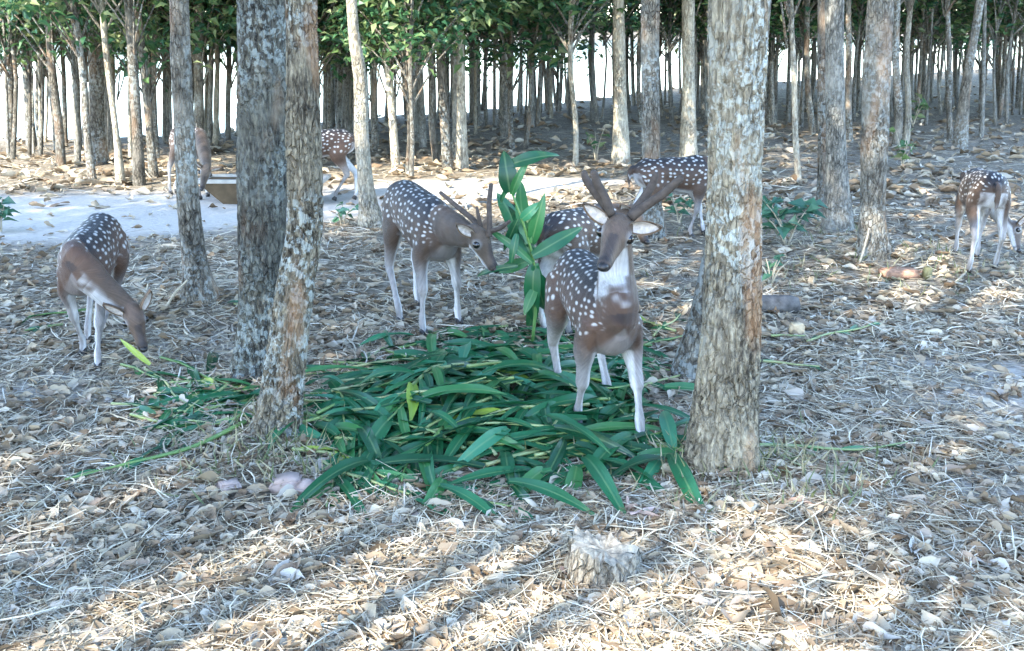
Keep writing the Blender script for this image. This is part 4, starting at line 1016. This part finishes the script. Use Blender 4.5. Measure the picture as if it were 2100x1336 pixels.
def chunk(name, px, py, w_, d_, h_, mat, label, cat, rz=0.0, irr=.12, seed=0):
    g = G(px, py); bm = bmesh.new(); bmesh.ops.create_cube(bm, size=1); bmesh.ops.bevel(bm, geom=list(bm.edges), offset=.09, segments=2, affect='EDGES')
    bmesh.ops.subdivide_edges(bm, edges=list(bm.edges), cuts=1, use_grid_fill=True)
    for v in bm.verts:
        nv = mnoise.noise_vector(v.co * 2.3 + Vector((seed, 0, 0))); v.co = Vector(((v.co.x + nv.x * irr) * w_, (v.co.y + nv.y * irr) * d_, (v.co.z + .45 + nv.z * irr) * h_))
    me_ = bpy.data.meshes.new(name); bm.to_mesh(me_); bm.free(); me_.materials.append(mat)
    for p in me_.polygons: p.use_smooth = True
    o = link(name, me_, None, g); o.rotation_euler = (0, 0, rz); return tag(o, label, cat)
chunk("broken_brick", 1842, 578, .27, .14, .06, BRICK, "orange broken brick right of the stout trunk's mound", "brick", .15, .16, 3)
chunk("wooden_block", 1900, 580, .05, .05, .09, plain("olive_block", (.16, .15, .07)), "small olive block beside the orange brick", "block", .3, .08, 5)
chunk("clay_clod", 1632, 690, .075, .06, .085, CUP, "tan clod on the sunlit patch by the dark log", "clod", .2, .16, 8)
chunk("stone", 588, 1008, .11, .08, .06, STONE, "rounded pinkish stone at the foot of the rough trunk's mound", "stone", .1, .3, 11)
chunk("stone", 632, 1014, .09, .07, .055, STONE, "pale stone touching the rounded pinkish stone", "stone", .9, .3, 14)
chunk("stone", 470, 1008, .08, .06, .045, STONE, "small grey stone beside the crumpled whitish leaf", "stone", .6, .3, 17)
chunk("stone", 850, 1068, .04, .035, .03, STONE, "tiny white pebble at the blue-green leaf's base", "stone", .6, .3, 19)
def trough():
    g = G(545, 414); O = g; L2, w2, h_, b2 = .66, .24, .23, .38
    root = empty("feed_trough", O, "long concrete feed trough with flared brown sides behind the two left trunks", "trough")
    def box(hx, hy, z0, hx2, hy2, z1): return [(-hx, -hy, z0), (hx, -hy, z0), (hx, hy, z0), (-hx, hy, z0), (-hx2, -hy2, z1), (hx2, -hy2, z1), (hx2, hy2, z1), (-hx2, hy2, z1)]
    Q_ = [(0, 3, 2, 1), (0, 1, 5, 4), (1, 2, 6, 5), (2, 3, 7, 6), (3, 0, 4, 7)]
    link("basin", mesh_from("basin", box(b2, .14, -.03, L2 - .02, w2 - .02, h_), Q_, TROUGHSIDE, False), root)
    rim = MB(); z0, z1 = h_ - .005, h_ + .03
    for x0, x1, y0, y1 in ((-L2, L2, -w2, -w2 + .06), (-L2, L2, w2 - .06, w2), (-L2, -L2 + .06, -w2 + .062, w2 - .062), (L2 - .06, L2, -w2 + .062, w2 - .062)):
        v = [(x0, y0, z0), (x1, y0, z0), (x1, y1, z0), (x0, y1, z0), (x0, y0, z1), (x1, y0, z1), (x1, y1, z1), (x0, y1, z1)]
        rim.add(v, Q_ + [(4, 5, 6, 7)])
    link("rim", mesh_from("rim", rim.v, rim.f, CONC, False), root)
    link("feed", mesh_from("feed", [(-L2 + .055, -w2 + .055, h_ + .004), (L2 - .055, -w2 + .055, h_ + .004), (L2 - .055, w2 - .055, h_ + .006), (-L2 + .055, w2 - .055, h_ + .004)], [(0, 1, 2, 3)], TROUGHSIDE), root)
trough()
# sticks
for pts, r_, lab in [([(1170, 1195), (1300, 1205), (1420, 1185), (1500, 1165)], .009, "curved bare stick lying in front of the stump"),
                     ([(1010, 1085), (1090, 1092), (1180, 1050)], .007, "arched dry stem left of the stump"),
                     ([(1340, 1020), (1440, 1010), (1540, 1022), (1600, 1000)], .007, "wavy pale root lying before the thick trunk's foot"),
                     ([(270, 1075), (350, 1110), (385, 1160)], .008, "bent pale stick on the left foreground straw"),
                     ([(1560, 580), (1700, 590), (1900, 560)], .009, "long thin branch lying below the debris mound"),
                     ([(1760, 560), (1775, 500), (1782, 468)], .009, "bare forked twig leaning on the stout trunk"),
                     ([(1960, 585), (1990, 560), (2030, 590)], .01, "dead twig under the deer seen from behind"),
                     ([(340, 640), (360, 600), (385, 575)], .010, "thin dead twig propped against the leaning grey trunk"),
                     ([(1300, 500), (1400, 492), (1440, 505)], .008, "thin branch lying behind the forward-facing stag"),
                     ([(1700, 770), (1740, 745), (1750, 790)], .008, "kinked twig right of the thick flaky trunk"),
                     ([(1850, 1290), (1895, 1240), (1905, 1330)], .008, "forked dry stem sticking up from the right straw")]:
    ps = [G(*q) + Vector((0, 0, .02)) for q in pts]
    if "leaning on" in lab or "propped" in lab:
        Yb = G(*pts[0]).y; ps = [G(*pts[0])] + [P(*q, Yb + .02) for q in pts[1:]]
    O = ps[0]; V_, F_, _ = sweep([(*(p - O), r_ * (1 - .5 * i / len(ps)), r_ * (1 - .5 * i / len(ps))) for i, p in enumerate(ps)], up=(.1, .3, 1), nseg=7, sub=6)
    V_ = [np.array(v) + .004 * np.array(mnoise.noise_vector((v[0] * 14, v[1] * 14, v[2] * 14))) for v in V_]
    tag(link("twig", mesh_from("twig", V_, F_, TWIG), None, O), lab, "twig")
# shrubs and seedlings
def shrub(px, py, h_, w_, n, Ls, label, mat=LEAF_BLUE, stems=5):
    g = G(px, py); rng = np.random.default_rng(int(px)); root = empty("shrub", g, label, "shrub"); mb = MB(); P_, D_ = [], []
    for k in range(stems):
        a_ = rng.uniform(0, 6.28); tip = np.array([math.cos(a_) * w_ * rng.uniform(.3, 1), math.sin(a_) * w_ * rng.uniform(.3, 1), h_ * rng.uniform(.6, 1)])
        rows = [(0, 0, -.02, .008, .008), (*(tip * [.4, .4, .55]), .006, .006), (*tip, .003, .003)]; c = mb.sweep(rows, nseg=5, sub=4)
        for j in range(n // stems):
            q = c[rng.integers(len(c) // 3, len(c)), :3]; P_.append(q); D_.append((rng.normal(), rng.normal(), rng.uniform(-.3, .5)))
    link("stem", mesh_from("stem", mb.v, mb.f, TWIG), root)
    P_, D_ = np.array(P_), np.array(D_); nr = rng.normal(size=P_.shape) * .4 + np.array([0, -.3, 1]); L_ = rng.uniform(.7, 1.2, len(P_)) * Ls
    V_, Q_ = leaf_batch(P_, D_, nr, L_, L_ * .6); link("foliage", fast_mesh("foliage", V_, Q_, mat, False), root)
shrub(1615, 505, .42, .34, 60, .16, "broad-leaved bluish-green shrub left of the dark grey trunk")
shrub(1580, 585, .2, .12, 14, .11, "small dark green seedling right of the thick flaky trunk")
shrub(2, 475, .38, .16, 30, .15, "leafy shrub at the rim of the worn track near the grazing doe")
shrub(700, 462, .22, .14, 16, .11, "small green seedling at the foot of the crooked pale tree")
shrub(1392, 455, .26, .16, 24, .12, "low green plant behind the forward-facing stag's antlers")
shrub(1222, 330, .5, .2, 14, .16, "pale-leaved seedling on the slope above the stag's antlers", LEAF)
shrub(1850, 345, .5, .2, 16, .18, "small green seedling by the slim trunks beyond the stout trunk", LEAF)
shrub(1872, 260, .55, .25, 22, .2, "yellowish seedling catching sun among the far trunks", LEAF)
